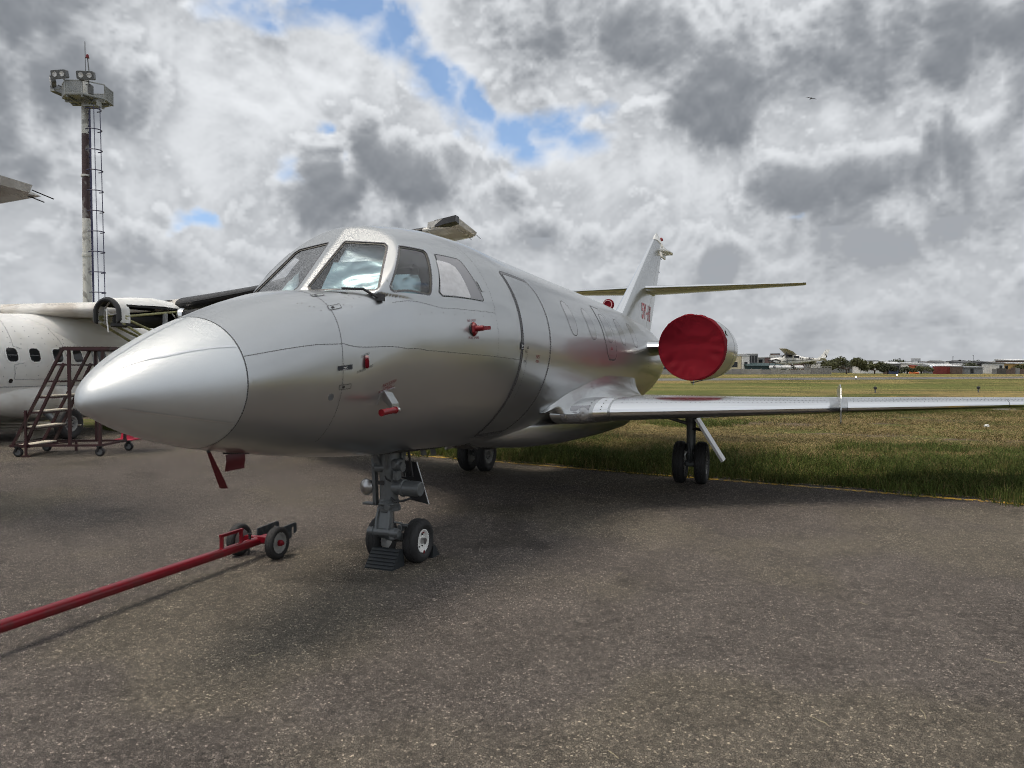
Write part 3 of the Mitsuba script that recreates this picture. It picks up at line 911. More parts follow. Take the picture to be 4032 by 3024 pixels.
# belly fairing
S = []
for a_, hw, zb_ in ((1.2, .25, .975), (1.6, .5, .90), (2.2, .72, .84), (3.0, .86, .80), (4.5, .92, .775), (5.8, .90, .775), (6.6, .8, .83), (7.4, .5, .93), (7.8, .2, 1.05)):
    u = np.linspace(0, 2 * PI, 40, endpoint=False)
    S.append(np.c_[np.full(40, a_), np.sign(np.cos(u)) * np.abs(np.cos(u)) ** .6 * hw, 1.12 + np.sign(np.sin(u)) * np.abs(np.sin(u)) ** .7 * np.where(np.sin(u) < 0, 1.12 - zb_, .1)])
jput('belly_fairing', loft(S), 'silver_paint', 50)
jput('beacon', lathe([(0, .11), (.03, .12), (.055, .10), (.07, .03)], (3.25, 0, .82), (0, 0, -1), 20), 'black_paint')
for a_, b_, h_ in ((.44, 0.0, .09), (.64, .0, .10), (1.75, .12, .11)):
    zb_ = float(fB(math.sqrt(a_ - NOSE)))
    m = box((a_, b_, zb_ - h_ / 2 + .02), (.10 if h_ < .105 else .14, .014 if h_ < .105 else .09, h_), None, .006)
    v = m.vertices.copy()
    v[:, 0] += (zb_ - v[:, 2]) * .5
    m.vertices = v
    jput('belly_antenna', m, 'gear_grey' if h_ < .105 else 'black_paint', False)
m = box((1.0, .15, .955), (.30, .26, .02))
m.apply_transform(trimesh.transformations.rotation_matrix(.3, [0, 1, 0], [1.1, .15, .95]))
jput('belly_flap', m, 'black_paint', False)

# ---------------------------------------------------------------- engines and pylons
EB, EZ = 1.81, 2.13
for sgn in (1, -1):
    o = np.array([0, sgn * EB, EZ])
    ek = jput('engine', lathe([(6.06, .40), (6.0, .435), (5.97, .465), (5.99, .490), (6.06, .505), (6.3, .520), (6.8, .535), (7.4, .540), (8.0, .525), (8.5, .49), (9.0, .43), (9.3, .385), (9.3, .36), (9.0, .36)], o, (1, 0, 0), 72), 'silver_paint', 50)
    jput('intake_lip', lathe([(6.07, .40), (6.0, .437), (5.965, .467), (5.985, .494), (6.06, .509), (6.14, .514), (6.14, .509)], o, (1, 0, 0), 72, True), 'bare_metal', 60, ek)
    jput('exhaust', lathe([(9.1, .35), (9.4, .30), (9.75, .27), (9.75, .25), (9.2, .24)], o, (1, 0, 0), 48), 'gear_steel', 50, ek)
    jput('cowl_seam', lathe([(7.30, .5405), (7.30, .5425), (7.306, .5425), (7.306, .5405)], o, (1, 0, 0), 72, True), 'seam_grey', False, ek)
    S = []
    for b in (.70, .9, 1.1, 1.45):
        le, te = 6.62 + (b - .9) * .12, 9.1
        u, l = foil(.115, 0)
        xs = np.r_[XC[::-1], XC[1:]]
        ys = np.r_[u[::-1], l[1:]]
        S.append(np.c_[le + (te - le) * xs, np.full(len(xs), sgn * b), 2.17 + (te - le) * ys * .95])
    pk = jput('engine_pylon', loft(S), 'silver_paint', 50)
    S = []
    for b in (.95, 1.1, 1.42):
        le = 6.61 + (b - .9) * .12
        x = np.array([.05, .03, .015, .006, .001])
        u = np.interp(x, XC, foil(.115, 0)[0]) * 2.45 * .95 + .004
        S.append(np.vstack([np.c_[le + 2.45 * x, 0 * x + sgn * b, 2.17 + u], [[le - .004, sgn * b, 2.17]], np.c_[le + 2.45 * x, 0 * x + sgn * b, 2.17 - u][::-1]]))
    g = grid_mesh(np.array(S))
    jput('leading_edge', g if sgn < 0 else trimesh.Trimesh(g.vertices, g.faces[:, ::-1], process=False), 'bare_metal', 60, pk)
# small drain under the port nacelle, latch on its side
jput('drain', tube([(6.35, EB - .02, EZ - .51), (6.33, EB - .02, EZ - .60)], .012), 'gear_steel')

# ---------------------------------------------------------------- tail


def sym_foil(le, te, t, x0=0.0, x1=1.0):
    xs = x0 + (x1 - x0) * XC
    y = 5 * t * (.2969 * np.sqrt(xs) - .126 * xs - .3516 * xs ** 2 + .2843 * xs ** 3 - .1030 * xs ** 4)
    c = te - le
    return np.r_[le + c * xs[::-1], le + c * xs[1:]], np.r_[y[::-1], -y[1:]] * c


def fin_edges(z):
    le = np.interp(z, [2.3, 3.05, 5.16], [7.30, 8.66, 12.35])
    te = np.interp(z, [2.3, 2.70, 4.67, 5.16], [11.5, 11.70, 13.05, 13.38])
    return le, te


def fin_loft(x0, x1, z0, z1, n=26):
    S = []
    for z in np.linspace(z0, z1, n):
        le, te = fin_edges(z)
        x, y = sym_foil(le, te, .10 - .012 * (z - 3), x0, x1)
        S.append(np.c_[x, y, np.full(len(x), z)])
    return loft(S)


FIN = jput('fin', fin_loft(0, .70, 2.30, 4.95), 'silver_paint', 50)
jput('rudder', fin_loft(.708, 1.0, 2.62, 4.66), 'silver_paint', 50)
g = []
for z in np.linspace(2.9, 4.94, 20):
    le, te = fin_edges(z)
    c = te - le
    x = np.array([.03, .018, .008, .002])
    y = 5 * (.10 - .012 * (z - 3)) * (.2969 * np.sqrt(x) - .126 * x) * c + .003
    g.append(np.vstack([np.c_[le + c * x, y, 0 * x + z], [[le - .004, 0, z]], np.c_[le + c * x, -y, 0 * x + z][::-1]]))
g = grid_mesh(np.array(g))
jput('leading_edge', g, 'bare_metal', 60, FIN)
# fin cap with its sloping top
S = []
for q in np.linspace(0, 1, 12):
    z = 4.955 + .21 * q
    le, te = fin_edges(min(z, 5.16))
    te2 = te + .25 * (1 - q) - .86 * q ** 1.2
    x, y = sym_foil(le, te2, .085 * (1 - .5 * q))
    S.append(np.c_[x, y * (1 if q < .95 else .6), np.full(len(x), z)])
CAP = jput('fin_cap', loft(S), 'white_aircraft', 50)
jput('beacon', lathe([(0, .05), (.05, .045), (.08, .02), (.085, .002)], (13.05, 0, 5.07), (0, 0, 1), 14), 'red_plastic', parent=CAP)
S = []
for q in np.linspace(0, 1, 8):
    z = 4.95 - .29 * q
    S.append([(13.17 - .2 * q + .08 * q, w, z) for w in (-.03, .03)] + [(13.72 - .12 * q, w, z) for w in (.02, -.02)])
jput('tail_lamp_housing', loft(S), 'white_aircraft', False, CAP)
for sgn in (1, -1):
    le, te = fin_edges(4.80)
    P = prism([(12.45, 0), (12.62, .19), (13.1, .25), (13.42, .19), (13.45, 0)], .05)
    v = P.vertices.copy()
    P.vertices = np.c_[v[:, 0], sgn * (v[:, 1] + .04), 4.74 + v[:, 2] * (1 - .6 * v[:, 1] / .25)]
    jput('antenna_blade', P, 'white_aircraft', False, CAP)
for z_ in (3.7, 4.25, 4.62):
    te = fin_edges(z_)[1]
    jput('static_wick', tube([(te - .02, .0, z_), (te + .06, 0, z_ - .03)], .008, 6), 'black_paint')
# dorsal air intake
jput('dorsal_intake', lathe([(7.62, .07), (7.60, .085), (7.62, .097), (7.9, .105), (8.5, .11), (9.3, .06)], (0, .02, 3.00), (1, 0, -.035), 32), 'silver_paint', 50)
# registration on the fin
m = meshkit.text_mesh('5Y-HI', .33, .002, True)
v = np.array(m.vertices)
x = 9.92 + v[:, 0] * 1.02
z = 2.875 + v[:, 1]
le, te = fin_edges(z)
xf = np.clip((x - le) / (te - le), .01, 1)
y = 5 * (.10 - .012 * (z - 3)) * (.2969 * np.sqrt(xf) - .126 * xf - .3516 * xf ** 2 + .2843 * xf ** 3 - .1030 * xf ** 4) * (te - le) + .005
simple('registration_red', (.42, .05, .06), .35)
jput('registration', trimesh.Trimesh(np.c_[x, y + v[:, 2], z + .02], m.faces[:, ::-1], process=False), 'registration_red', False, label='red registration letters on the fin')
# tailplane
for sgn in (1, -1):
    def tp(b, x0, x1):
        le = 10.45 + (b - .05) * .60
        te = 12.28 + (b - .05) * .245
        x, y = sym_foil(le, te, .095, x0, x1)
        return np.c_[x, np.full(len(x), sgn * b), 3.60 + .055 * b + y]
    B = np.r_[np.linspace(.02, 3.40, 16)]
    S = [tp(b, 0, .70) for b in B]
    E_ = tp(3.47, 0, .70)
    E_[:, 2] = E_[:, 2].mean() + (E_[:, 2] - E_[:, 2].mean()) * .45
    tk = jput('tailplane', loft(S + [E_]), 'silver_paint', 50)
    jput('elevator', loft([tp(b, .712, 1.0) for b in np.linspace(.25, 2.95, 10)]), 'silver_paint', 50, tk)
    jput('tip', loft([tp(b, .705, 1.0) for b in (2.97, 3.2, 3.40)] + [E_ + [.0, 0, 0] if False else tp(3.43, .705, .98)]), 'silver_paint', 50, tk)
    g = []
    for b in np.linspace(.12, 3.40, 14):
        le = 10.45 + (b - .05) * .60
        c = 12.28 + (b - .05) * .245 - le
        x = np.array([.05, .03, .015, .006, .0015])
        y = 5 * .095 * (.2969 * np.sqrt(x) - .126 * x) * c + .003
        zz = 3.60 + .055 * b
        g.append(np.vstack([np.c_[le + c * x, 0 * x + sgn * b, zz + y], [[le - .004, sgn * b, zz]], np.c_[le + c * x, 0 * x + sgn * b, zz - y][::-1]]))
    g = grid_mesh(np.array(g))
    jput('leading_edge', g if sgn < 0 else trimesh.Trimesh(g.vertices, g.faces[:, ::-1], process=False), 'bare_metal', 60, tk)
jput('tailplane_fillet', lathe([(0, .01), (.1, .07), (.6, .12), (1.3, .10), (1.8, .02)], (10.40, 0, 3.60), (1, 0, 0), 24), 'silver_paint', 50)
jput('rudder_foot', prism([(11.55, 2.30), (11.72, 2.66), (11.98, 2.58), (11.93, 2.2)], .05, axes((0, .025, 0), (1, 0, 0), (0, 0, 1))), 'silver_paint', False)
strip_z = None

# ---------------------------------------------------------------- nose gear
NG = jput('nose_gear', cat_(lathe([(.545, .085), (.56, .092), (.60, .092), (.61, .082), (.86, .082), (.88, .095), (1.0, .095), (1.25, .09)], (-.19, 0, 0), (0, 0, 1), 28),
                            box((-.19, 0, .93), (.14, .26, .10), None, .02), lathe([(0, .045), (.30, .045)], (-.19, -.15, .905), (0, 1, 0), 18)), 'gear_grey', 40)
jput('collar', cat_(lathe([(.50, .075), (.505, .105), (.535, .108), (.54, .098), (.555, .100), (.56, .085)], (-.19, 0, 0), (0, 0, 1), 30), box((-.28, .03, .575), (.05, .15, .028), None, .01), lathe([(0, .03), (.05, .03)], (-.27, .055, .555), (-1, 0, 0), 12)), 'gear_grey', 40, NG)
jput('piston', lathe([(.30, .05), (.52, .05)], (-.195, 0, 0), (0, 0, 1), 20), 'gear_steel', 40, NG)
jput('steering_motor', cat_(lathe([(.05, .060), (.14, .066), (.145, .078), (.165, .080), (.17, .070), (.30, .070), (.33, .064), (.333, .052), (.328, .050), (.328, .002)], (-.19, 0, .715), (0, 1, 0), 32), box((-.19, .10, .775), (.05, .12, .04), None, .01)), 'gear_grey', 35, NG)
jput('hose', cat_(tube([(-.24, .05, .63), (-.27, .11, .60), (-.24, .17, .605), (-.20, .24, .63)], .010, 8), tube([(-.25, -.02, .90), (-.27, .02, .80), (-.26, .06, .78)], .008, 8), tube([(-.12, .09, .80), (-.16, .16, .80), (-.15, .23, .82)], .009, 8)), 'black_paint', 40, NG)
sh = trimesh.Trimesh(*(lambda m: (m.vertices, m.faces))(box((0, 0, 0), (1, 1, 1))), process=False)
# torque link: tapered dished plate in front
S = []
for q in np.linspace(0, 1, 9):
    c = np.array([-.262 - .045 * q, 0, .535 - .21 * q])
    hw = .066 + .006 * math.sin(q * PI) + .004 * q
    S.append(np.array([c + [x, y, 0] for x, y in ((.03, -hw), (.03, hw), (-.022, hw), (-.022, hw - .018), (-.004, hw - .026), (-.004, -hw + .026), (-.022, -hw + .018), (-.022, -hw))]))
TL = jput('torque_link', loft(S), 'gear_grey', 30, NG)
jput('data_plate', cat_(box((-.278, -.035, .765), (.006, .075, .038)), box((-.275, .0, .51), (.012, .06, .03), None, .004)), 'black_paint', False, NG)
jput('pivot', cat_(lathe([(-.155, .030), (-.15, .036), (-.095, .036), (-.09, .044), (-.088, .036), (.088, .036), (.09, .044), (.125, .044), (.13, .040), (.165, .038), (.168, .024), (.160, .022), (.160, .001)], (-.295, 0, .325), (0, 1, 0), 24), box((-.30, .10, .285), (.05, .05, .05), None, .01)), 'gear_grey', 35, NG)
for y in (-.075, .075):
    jput('trailing_arm', cat_(bar((-.30, y, .325), (0.0, y, .205), .035, .07)), 'gear_grey', False, NG)
jput('axle', lathe([(-.27, .03), (.27, .03)], (0, 0, .20), (0, 1, 0), 16), 'gear_steel', 40, NG)
jput('valve_block', cat_(box((-.12, .08, .33), (.05, .05, .06), None, .008), tube([(-.2, .05, .40), (-.14, .09, .38), (-.10, .12, .35), (-.11, .10, .31)], .009, 8), lathe([(0, .016), (.05, .016)], (-.13, .11, .36), (0, 1, 0), 10)), 'gear_grey', 30, NG)
for s_ in (-1, 1):
    ty, rim = wheel((0, s_ * .195, .20), (0, s_, 0), .203, .148, .108)
    k = jput('wheel', ty, 'tyre_rubber', 40)
    jput('rim', rim, 'rim_white', 30, k)
    jput('wheel_nut', cat_(*[lathe([(.02, .007), (.034, .007), (.036, .001)], (.060 * math.cos(u), s_ * .195, .20 + .060 * math.sin(u)), (0, s_, 0), 8) for u in np.linspace(0, 2 * PI, 6, endpoint=False)]), 'black_paint', 30, k)
    jput('creep_mark', box((.100 * math.cos(-1.55), s_ * .257, .20 + .100 * math.sin(-1.55)), (.02, .004, .028)), 'red_plastic', False, k)
    jput('creep_mark', box((.05, s_ * .222, .262), (.035, .004, .012)), 'red_plastic', False, k)
LL = jput('taxi_light', lathe([(.07, .01), (.06, .04), (.03, .064), (0, .074), (-.012, .078), (-.012, .072)], (-.20, -.225, .705), (1, .15, 0), 32, True), 'gear_grey', 40)
jput('bowl', lathe([(-.03, .001), (-.026, .025), (-.015, .052), (0, .071)], (-.215, -.226, .705), (1, .15, 0), 32, True), 'gear_steel', 60, LL)
jput('bracket', cat_(bar((-.19, -.14, .54), (-.20, -.15, .98), .035, .05), bar((-.19, -.15, .70), (-.16, -.22, .70), .03), box((-.20, -.20, .555), (.07, .12, .022), None, .005)), 'gear_grey', False, LL)
jput('brace', cat_(tube([(-.36, -.10, 1.13), (-.27, -.045, .905)], .026, 14), tube([(-.36, .10, 1.13), (-.27, .03, .90)], .022, 14), lathe([(-.05, .04), (.05, .04)], (-.27, -.045, .90), (.6, 1, 0), 16)), 'gear_grey', 40)
jput('brace', bar((-.03, .05, 1.15), (-.13, .06, .86), .07, .09), 'gear_grey', False)
jput('relay_box', cat_(box((-.24, .115, .835), (.07, .055, .085), None, .006), box((-.285, .135, .84), (.02, .03, .06), None, .004)), 'gear_grey', False)
DP = [np.array(p) for p in ((.15, -.085, .925), (.17, .085, .905), (.19, .205, .505), (.15, .03, .545))]
n_ = np.cross(DP[1] - DP[0], DP[3] - DP[0])
n_ /= np.linalg.norm(n_)
gd = trimesh.convex.convex_hull(np.array([p + s_ * n_ * .008 for p in DP for s_ in (-1, 1)]))
GD = jput('nose_gear_door', gd, 'black_paint', False)
jput('edge', cat_(tube([DP[1], DP[2]], .0075, 8)), 'gear_steel', 40, GD)
jput('link', cat_(tube([(.12, .0, .80), (.05, .06, .72), (-.02, .08, .70)], .012, 8), tube([(.10, .03, 1.10), (.12, .04, .93), (.13, .06, .78)], .014, 8)), 'black_paint', 40, GD)
# wheel bay: dark opening drawn as a recessed patch under the nose
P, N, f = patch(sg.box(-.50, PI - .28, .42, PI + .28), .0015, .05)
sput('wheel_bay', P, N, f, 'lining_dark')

# ---------------------------------------------------------------- main gear (one under each wing)
for sgn in (1, -1):
    ax_ = np.array([5.74, sgn * 1.845, 0])
    MG = jput('main_gear', cat_(lathe([(.30, .05), (.33, .062), (.52, .062), (.53, .078), (.60, .080), (.61, .072), (.95, .075), (.96, .09), (1.02, .09), (1.25, .085)], ax_, (0, 0, 1), 24), box(ax_ + [0, 0, .31], (.12, .18, .10), None, .02)), 'gear_grey', 40)
    jput('axle', lathe([(-.27, .035), (.27, .035)], ax_ + [0, 0, .325], (0, 1, 0), 14), 'gear_steel', 40, MG)
    jput('scissor_link', cat_(bar(ax_ + [-.09, -.03, .62], ax_ + [-.20, 0, .48], .03, .05), bar(ax_ + [-.20, 0, .48], ax_ + [-.08, 0, .34], .03, .05)), 'gear_grey', False, MG)
    jput('brake_hose', cat_(*[tube([ax_ + [-.10, y, .50], ax_ + [-.13, y * 2.2, .42], ax_ + [-.11, y * 2.6, .36]], .011, 8) for y in (-.045, .045)]), 'gear_steel', 40, MG)
    jput('side_brace', cat_(tube([ax_ + [.0, -sgn * .02, .92], ax_ + [-.05, -sgn * .62, 1.10]], .028, 10), tube([ax_ + [.0, 0, .86], ax_ + [-.02, sgn * .20, .86]], .016, 8)), 'gear_grey', 40, MG)
    for s_ in (-1, 1):
        ty, rim = wheel(ax_ + [0, s_ * .165, .325], (0, s_, 0), .33, .175, .185, 44)
        k = jput('wheel', ty, 'tyre_rubber', 40, label='larger main gear wheel with grey rim' if False else None)
        jput('rim', rim, 'rim_grey', 30, k)
        jput('wheel_nut', cat_(*[lathe([(.03, .010), (.052, .010), (.054, .001)], ax_ + [.10 * math.cos(u), s_ * .165, .325 + .10 * math.sin(u)], (0, s_, 0), 8) for u in np.linspace(0, 2 * PI, 8, endpoint=False)]), 'black_paint', 30, k)
    q = [ax_ + np.array(v) for v in ((-.16, sgn * .095, 1.04), (.02, sgn * .085, 1.06), (.05, sgn * .46, .385), (-.27, sgn * .475, .365))]
    n_ = np.cross(q[1] - q[0], q[3] - q[0])
    n_ /= np.linalg.norm(n_)
    q = [ax_ + np.array(v) for v in ((-.25, sgn * .10, 1.02), (.10, sgn * .10, 1.02), (.10, sgn * .50, .38), (-.25, sgn * .50, .38))]
    n_ = np.array([0, .848 * sgn, .53])
    dk = jput('main_gear_door', trimesh.convex.convex_hull(np.array([p + s_ * n_ * .018 for p in q for s_ in (-1, 1)])), 'silver_paint', False)
    jput('strut', tube([ax_ + [-.05, sgn * .02, .85], ax_ + [-.12, sgn * .20, .84]], .018, 8), 'black_paint', 40, dk)
    jput('gear_bulge', lathe([(-.6, .01), (-.4, .10), (.0, .16), (.5, .14), (.9, .02)], ax_ + [.0, sgn * .35, 1.19], (1, .2 * sgn, 0), 24), 'silver_paint', 50)


# ================================================================ things on and in the jet (they can be lifted away)
def jthing(key, label, cat, group=None):
    return thing(key, label, cat, group)


def tput(t, name, m, mtl, smooth=35):
    return put(t + '__' + name, jet_mesh(m), mtl, smooth)


# red engine covers: sagging cloth face, skirt with folds
for sgn in (1, -1):
    if sgn < 0:
        continue
    o = np.array([5.93, sgn * EB, EZ])
    nr, na = 40, 160
    r = np.linspace(0, 1, nr)
    u = np.linspace(0, 2 * PI, na, endpoint=False)
    Rr, Uu = np.meshgrid(r, u, indexing='ij')
    yy, zz = Rr * np.cos(Uu), Rr * np.sin(Uu)
    sag = .10 * (1 - Rr ** 2.2)
    q3 = np.stack([yy * 2.2, zz * 5.5 + yy * 1.0 * np.sign(yy), 0 * yy], -1)
    ripple = .020 * (np.sin(9 * (zz - .55 * yy ** 2) + 3 * meshkit.noise(np.stack([yy * 2, zz * 2, 0 * yy], -1), 3)) * np.clip(zz + .45, 0, 1) * (1 - Rr ** 4)) + .018 * (meshkit.noise(q3, 8) - .5) + .03 * (meshkit.noise(np.stack([yy * 1.6, zz * 1.6, 0 * yy + 4], -1), 6) - .5) * (1 - Rr ** 6)
    ripple = ripple + .012 * np.sin(Uu * 11 + 2 * np.sin(Uu * 3)) * np.exp(-((Rr - .8) / .16) ** 2)
    Xx = sag + ripple
    rad_ = .505 * Rr
    P = np.stack([o[0] + Xx, o[1] + rad_ * np.cos(Uu), o[2] + rad_ * np.sin(Uu)], -1)
    rows = [P]
    for k, (dx, rr) in enumerate(((-.010, .512), (.0, .520), (.03, .524), (.07, .527), (.12, .530), (.17, .5315), (.215, .534), (.225, .528))):
        f_ = .010 * (meshkit.noise(np.stack([np.cos(u) * 5, np.sin(u) * 5, 0 * u + k * .5], -1), 5) - .5) * (k > 1) + .012 * np.maximum(0, np.sin(u * 14 + np.sin(u * 5) * 2 + k * .5)) * (k > 2) * np.clip(np.sin(u) + .3, 0, 1)
        dd = dx + (.10 * np.clip(.25 + .75 * np.sin(u - .5), -.3, 1) if k > 4 else 0)
        rows.append(np.stack([o[0] + dd + 0 * u, o[1] + (rr + f_) * np.cos(u), o[2] + (rr + f_) * np.sin(u)], -1)[None])
    g = grid_mesh(np.concatenate(rows), True)
    t = jthing('engine_cover', 'red fabric cover stretched over the engine intake of the silver jet', 'engine cover')
    tput(t, 'face', g, 'red_fabric', 50)
    w_ = np.linspace(0, 2 * PI, 120)
    tput(t, 'hem', tube(np.c_[np.full(120, o[0] - .006), o[1] + .511 * np.cos(w_), o[2] + .511 * np.sin(w_)], .008, 8, False), 'red_fabric', 60)
    tput(t, 'strap', cat_(tube([(o[0] + .22, o[1] + .50, o[2] + .26), (o[0] + .40, o[1] + .49, o[2] + .22), (o[0] + .52, o[1] + .50, o[2] + .205)], .010, 8), tube([(o[0] + .20, o[1] - .03, o[2] - .53), (o[0] + .24, o[1] - .03, o[2] - .57), (o[0] + .45, o[1] + .12, o[2] - .53)], .008, 8)), 'black_paint')
# dorsal intake cover
t = jthing('intake_cover', 'small red plug with pale rim in the air intake at the foot of the fin', 'intake cover')
o = np.array([7.585, .02, 3.0])
tput(t, 'plug', lathe([(.0, .002), (.004, .04), (-.004, .070), (.014, .084)], o, (1, 0, 0), 28), 'red_fabric')
tput(t, 'skirt', lathe([(-.008, .080), (-.014, .094), (.02, .106), (.06, .109), (.06, .102)], o, (1, 0, 0), 28, True), 'red_fabric')
simple('pink_trim', (.50, .30, .30), .6)
tput(t, 'trim', lathe([(-.010, .070), (-.018, .079), (-.014, .086), (-.006, .080)], o, (1, 0, 0), 28, True), 'pink_trim')
# angle of attack vane cover
p_, n_ = surf(-.352, 1.478, 0)
t = jthing('vane_cover', 'red plastic cover with handle on the vane behind the rear cockpit window', 'probe cover')
tp_ = np.array([1.0, 0, 0]) - n_ * n_[0]
tp_ /= np.linalg.norm(tp_)
tu_ = np.cross(tp_, n_)
tu_ *= np.sign(tu_[2])
M_ = np.eye(4)
hexa = [(.060 * math.cos(k * PI / 3 + .52) * .62, .060 * math.sin(k * PI / 3 + .52)) for k in range(6)]


def tang(pts2, h0):
    return np.array([p_ + tp_ * x + tu_ * y + n_ * h0 for x, y in pts2])


tput(t, 'base', trimesh.convex.convex_hull(np.vstack([tang(hexa, -.01), tang(hexa, .016), tang([(x * .8, y * .8) for x, y in hexa], .034)])), 'red_plastic', False)
tput(t, 'barrel', tube([p_ + n_ * .0 + tu_ * .004, p_ + n_ * .095 + tp_ * .022], .023, 20), 'red_plastic')
hd = trimesh.convex.convex_hull(np.vstack([tang([(.018, -.017), (.032, -.017), (.018, .017), (.032, .017)], .082), tang([(.066, -.015), (.078, -.015), (.066, .015), (.078, .015)], .130)]))
tput(t, 'handle', hd, 'red_plastic', False)
tput(t, 'grommet', lathe([(0, .055), (.009, .052), (.012, .042)], p_, n_, 24), 'black_paint')
# static port plug
p_, n_ = surf(-1.487, 1.535, 0)
t = jthing('static_port_plug', 'little red cloth plug hanging on the static port of the nose', 'probe cover')
S = []
dn = np.array([0, -.12, -1.0])
dn -= n_ * (dn @ n_)
dn /= np.linalg.norm(dn)
sd = np.cross(dn, n_)
for q, w_ in ((0, .006), (.016, .014), (.034, .017), (.056, .018), (.074, .015), (.080, .006)):
    S.append([p_ + n_ * (.012 + .004 * math.sin(q * 30)) - dn * .036 + dn * q + sd * w_ * math.cos(v_) + n_ * .010 * math.sin(v_) for v_ in np.linspace(0, 2 * PI, 14, endpoint=False)])
tput(t, 'bag', loft(S), 'red_fabric')
tput(t, 'tie', lathe([(0, .014), (.012, .012), (.016, .004)], p_ - dn * .034 + n_ * .008, n_, 12), 'pink_trim')
# pitot probe (part of the jet) and its red sleeve
p_, n_ = surf(-1.24, 2.085, 0)
pk = jput('pitot_mast', trimesh.convex.convex_hull(np.vstack([p_ + [[-.045, 0, .075], [.05, 0, .08], [.05, 0, -.03], [-.03, 0, -.02]], p_ + n_ * .11 + [[-.05, 0, -.0], [.045, 0, .0], [.045, 0, -.05], [-.05, 0, -.045]]])), 'silver_paint', False)
e_ = p_ + n_ * .115 + [.03, 0, -.045]
jput('tube', tube([e_, e_ + [-.11, 0, 0]], .020, 14), 'bare_metal', 40, pk)
jput('foot', trimesh.convex.convex_hull(np.vstack([surf(np.array([-1.31, -1.18, -1.18, -1.31]), np.array([1.99, 1.99, 2.13, 2.13]), k)[0] for k in (-.004, .010)])), 'silver_paint', False, pk)
t = jthing('pitot_cover', 'red tubular cover pushed over the pitot probe below the door side of the nose', 'probe cover')
e_ = e_ + [-.045, 0, 0]
tput(t, 'sleeve', tube([e_, e_ + [-.10, 0, -.004], e_ + [-.185, 0, -.010]], .0225, 20), 'red_plastic')
tput(t, 'lip', cat_(lathe([(-.005, .021), (-.005, .0255), (.005, .0255), (.005, .021)], e_ + [-.183, 0, -.010], (-1, 0, -.05), 20, True), lathe([(-.006, .021), (-.006, .027), (.008, .027), (.008, .021)], e_, (-1, 0, 0), 20, True)), 'red_plastic')
# red streamers under the nose
t = jthing('streamer', 'narrow dark red streamer hanging below the nose, left of the square flag', 'streamer')
S = []
for q in np.linspace(0, 1, 14):
    c = np.array([-2.38 + .13 * q, .02 + .0 * q, 1.27 - .255 * q])
    w_ = .009 + .016 * q
    tw = .5 + .6 * q + .25 * math.sin(q * 7)
    d_ = np.array([math.cos(tw * .5 + .6), math.sin(tw * .5 + .6), 0])
    S.append([c - d_ * w_ - [.002, .002, 0], c + d_ * w_ - [.002, .002, 0], c + d_ * w_ + [.002, .002, 0], c - d_ * w_ + [.002, .002, 0]])
tput(t, 'band', loft(S), 'red_dark', 40)
tput(t, 'clip', box((-2.38, .02, 1.275), (.02, .02, .03), None, .004), 'black_paint')
t = jthing('warning_flag', 'square dark red flag hanging from a pin below the nose', 'flag')
S = []
for q in np.linspace(0, 1, 10):
    c = np.array([-2.15 + .005 * q, 0.02, 1.235 - .112 * q])
    bend = .006 * math.sin(q * 5)
    S.append([c + [x * .040 * (.96 + .06 * q) - s_ * .0012, x * .045 + bend + s_ * .0012, x * .010] for s_, x in ((-1, -1), (-1, 0), (-1, 1), (1, 1), (1, 0), (1, -1))])
tput(t, 'cloth', loft(S), 'red_dark', 40)
tput(t, 'pin', cat_(tube([(-2.20, -.035, 1.237), (-2.09, .085, 1.232)], .006, 8), tube([(-2.15, .02, 1.29), (-2.15, .02, 1.23)], .006, 8)), 'black_paint')
# reflective sunshades in the cockpit


def shade(name, corners, label, bulge, mtl='foil', n=26, amp=.03, seed=1):
    c = np.array(corners, float)
    u, v = np.meshgrid(np.linspace(0, 1, n), np.linspace(0, 1, n), indexing='ij')
    P = (c[0] * ((1 - u) * (1 - v))[..., None] + c[1] * (u * (1 - v))[..., None] + c[2] * (u * v)[..., None] + c[3] * ((1 - u) * v)[..., None])
    nn = np.cross(c[1] - c[0], c[3] - c[0])
    nn /= np.linalg.norm(nn)
    h = bulge * np.sin(u * PI) * np.sin(v * PI) + amp * .8 * (meshkit.noise(P * 6, seed) - .5) + amp * .5 * np.abs(meshkit.noise(P * np.array([8, 8, 18]), seed + 1) - .5)
    g_ = grid_mesh(P + nn * h[..., None])
    return jthing(name, label, 'sunshade'), g_


t, g = shade('sunshade', [(-1.36, .08, 2.30), (-1.16, .50, 2.30), (-.93, .43, 2.64), (-1.12, .07, 2.63)], 'crumpled silver sunshade behind the large front windscreen pane', .03, amp=.07)
tput(t, 'foil_sheet', g, 'foil', 60)
g2 = shade('dummy_', [(-1.10, .07, 2.58), (-.91, .43, 2.60), (-.80, .42, 2.78), (-.93, .08, 2.80)], '', .02)[1]
labels.pop('dummy_', None)
tput(t, 'blue_panel', g2, 'screen_blue', 60)
t, g = shade('sunshade', [(-1.36, -.10, 2.33), (-1.20, -.45, 2.34), (-.95, -.36, 2.62), (-1.16, -.22, 2.56)], 'curved silver sunshade behind the far front windscreen pane', -.06, amp=.05, seed=9)
tput(t, 'foil_sheet', g, 'foil', 60)
t, g = shade('sunshade', [(-1.16, .56, 2.34), (-.78, .67, 2.34), (-.72, .61, 2.56), (-1.02, .52, 2.53)], 'folded silver sunshade low behind the side cockpit window', .03, amp=.07, seed=4)
tput(t, 'foil_sheet', g, 'foil', 60)
jput('glare_shield', trimesh.convex.convex_hull(np.array([(-1.46, y, 2.24) for y in (-.35, .35)] + [(-1.1, y, 2.30) for y in (-.5, .5)] + [(-1.1, y, 2.16) for y in (-.5, .5)])), 'lining_dark', False)
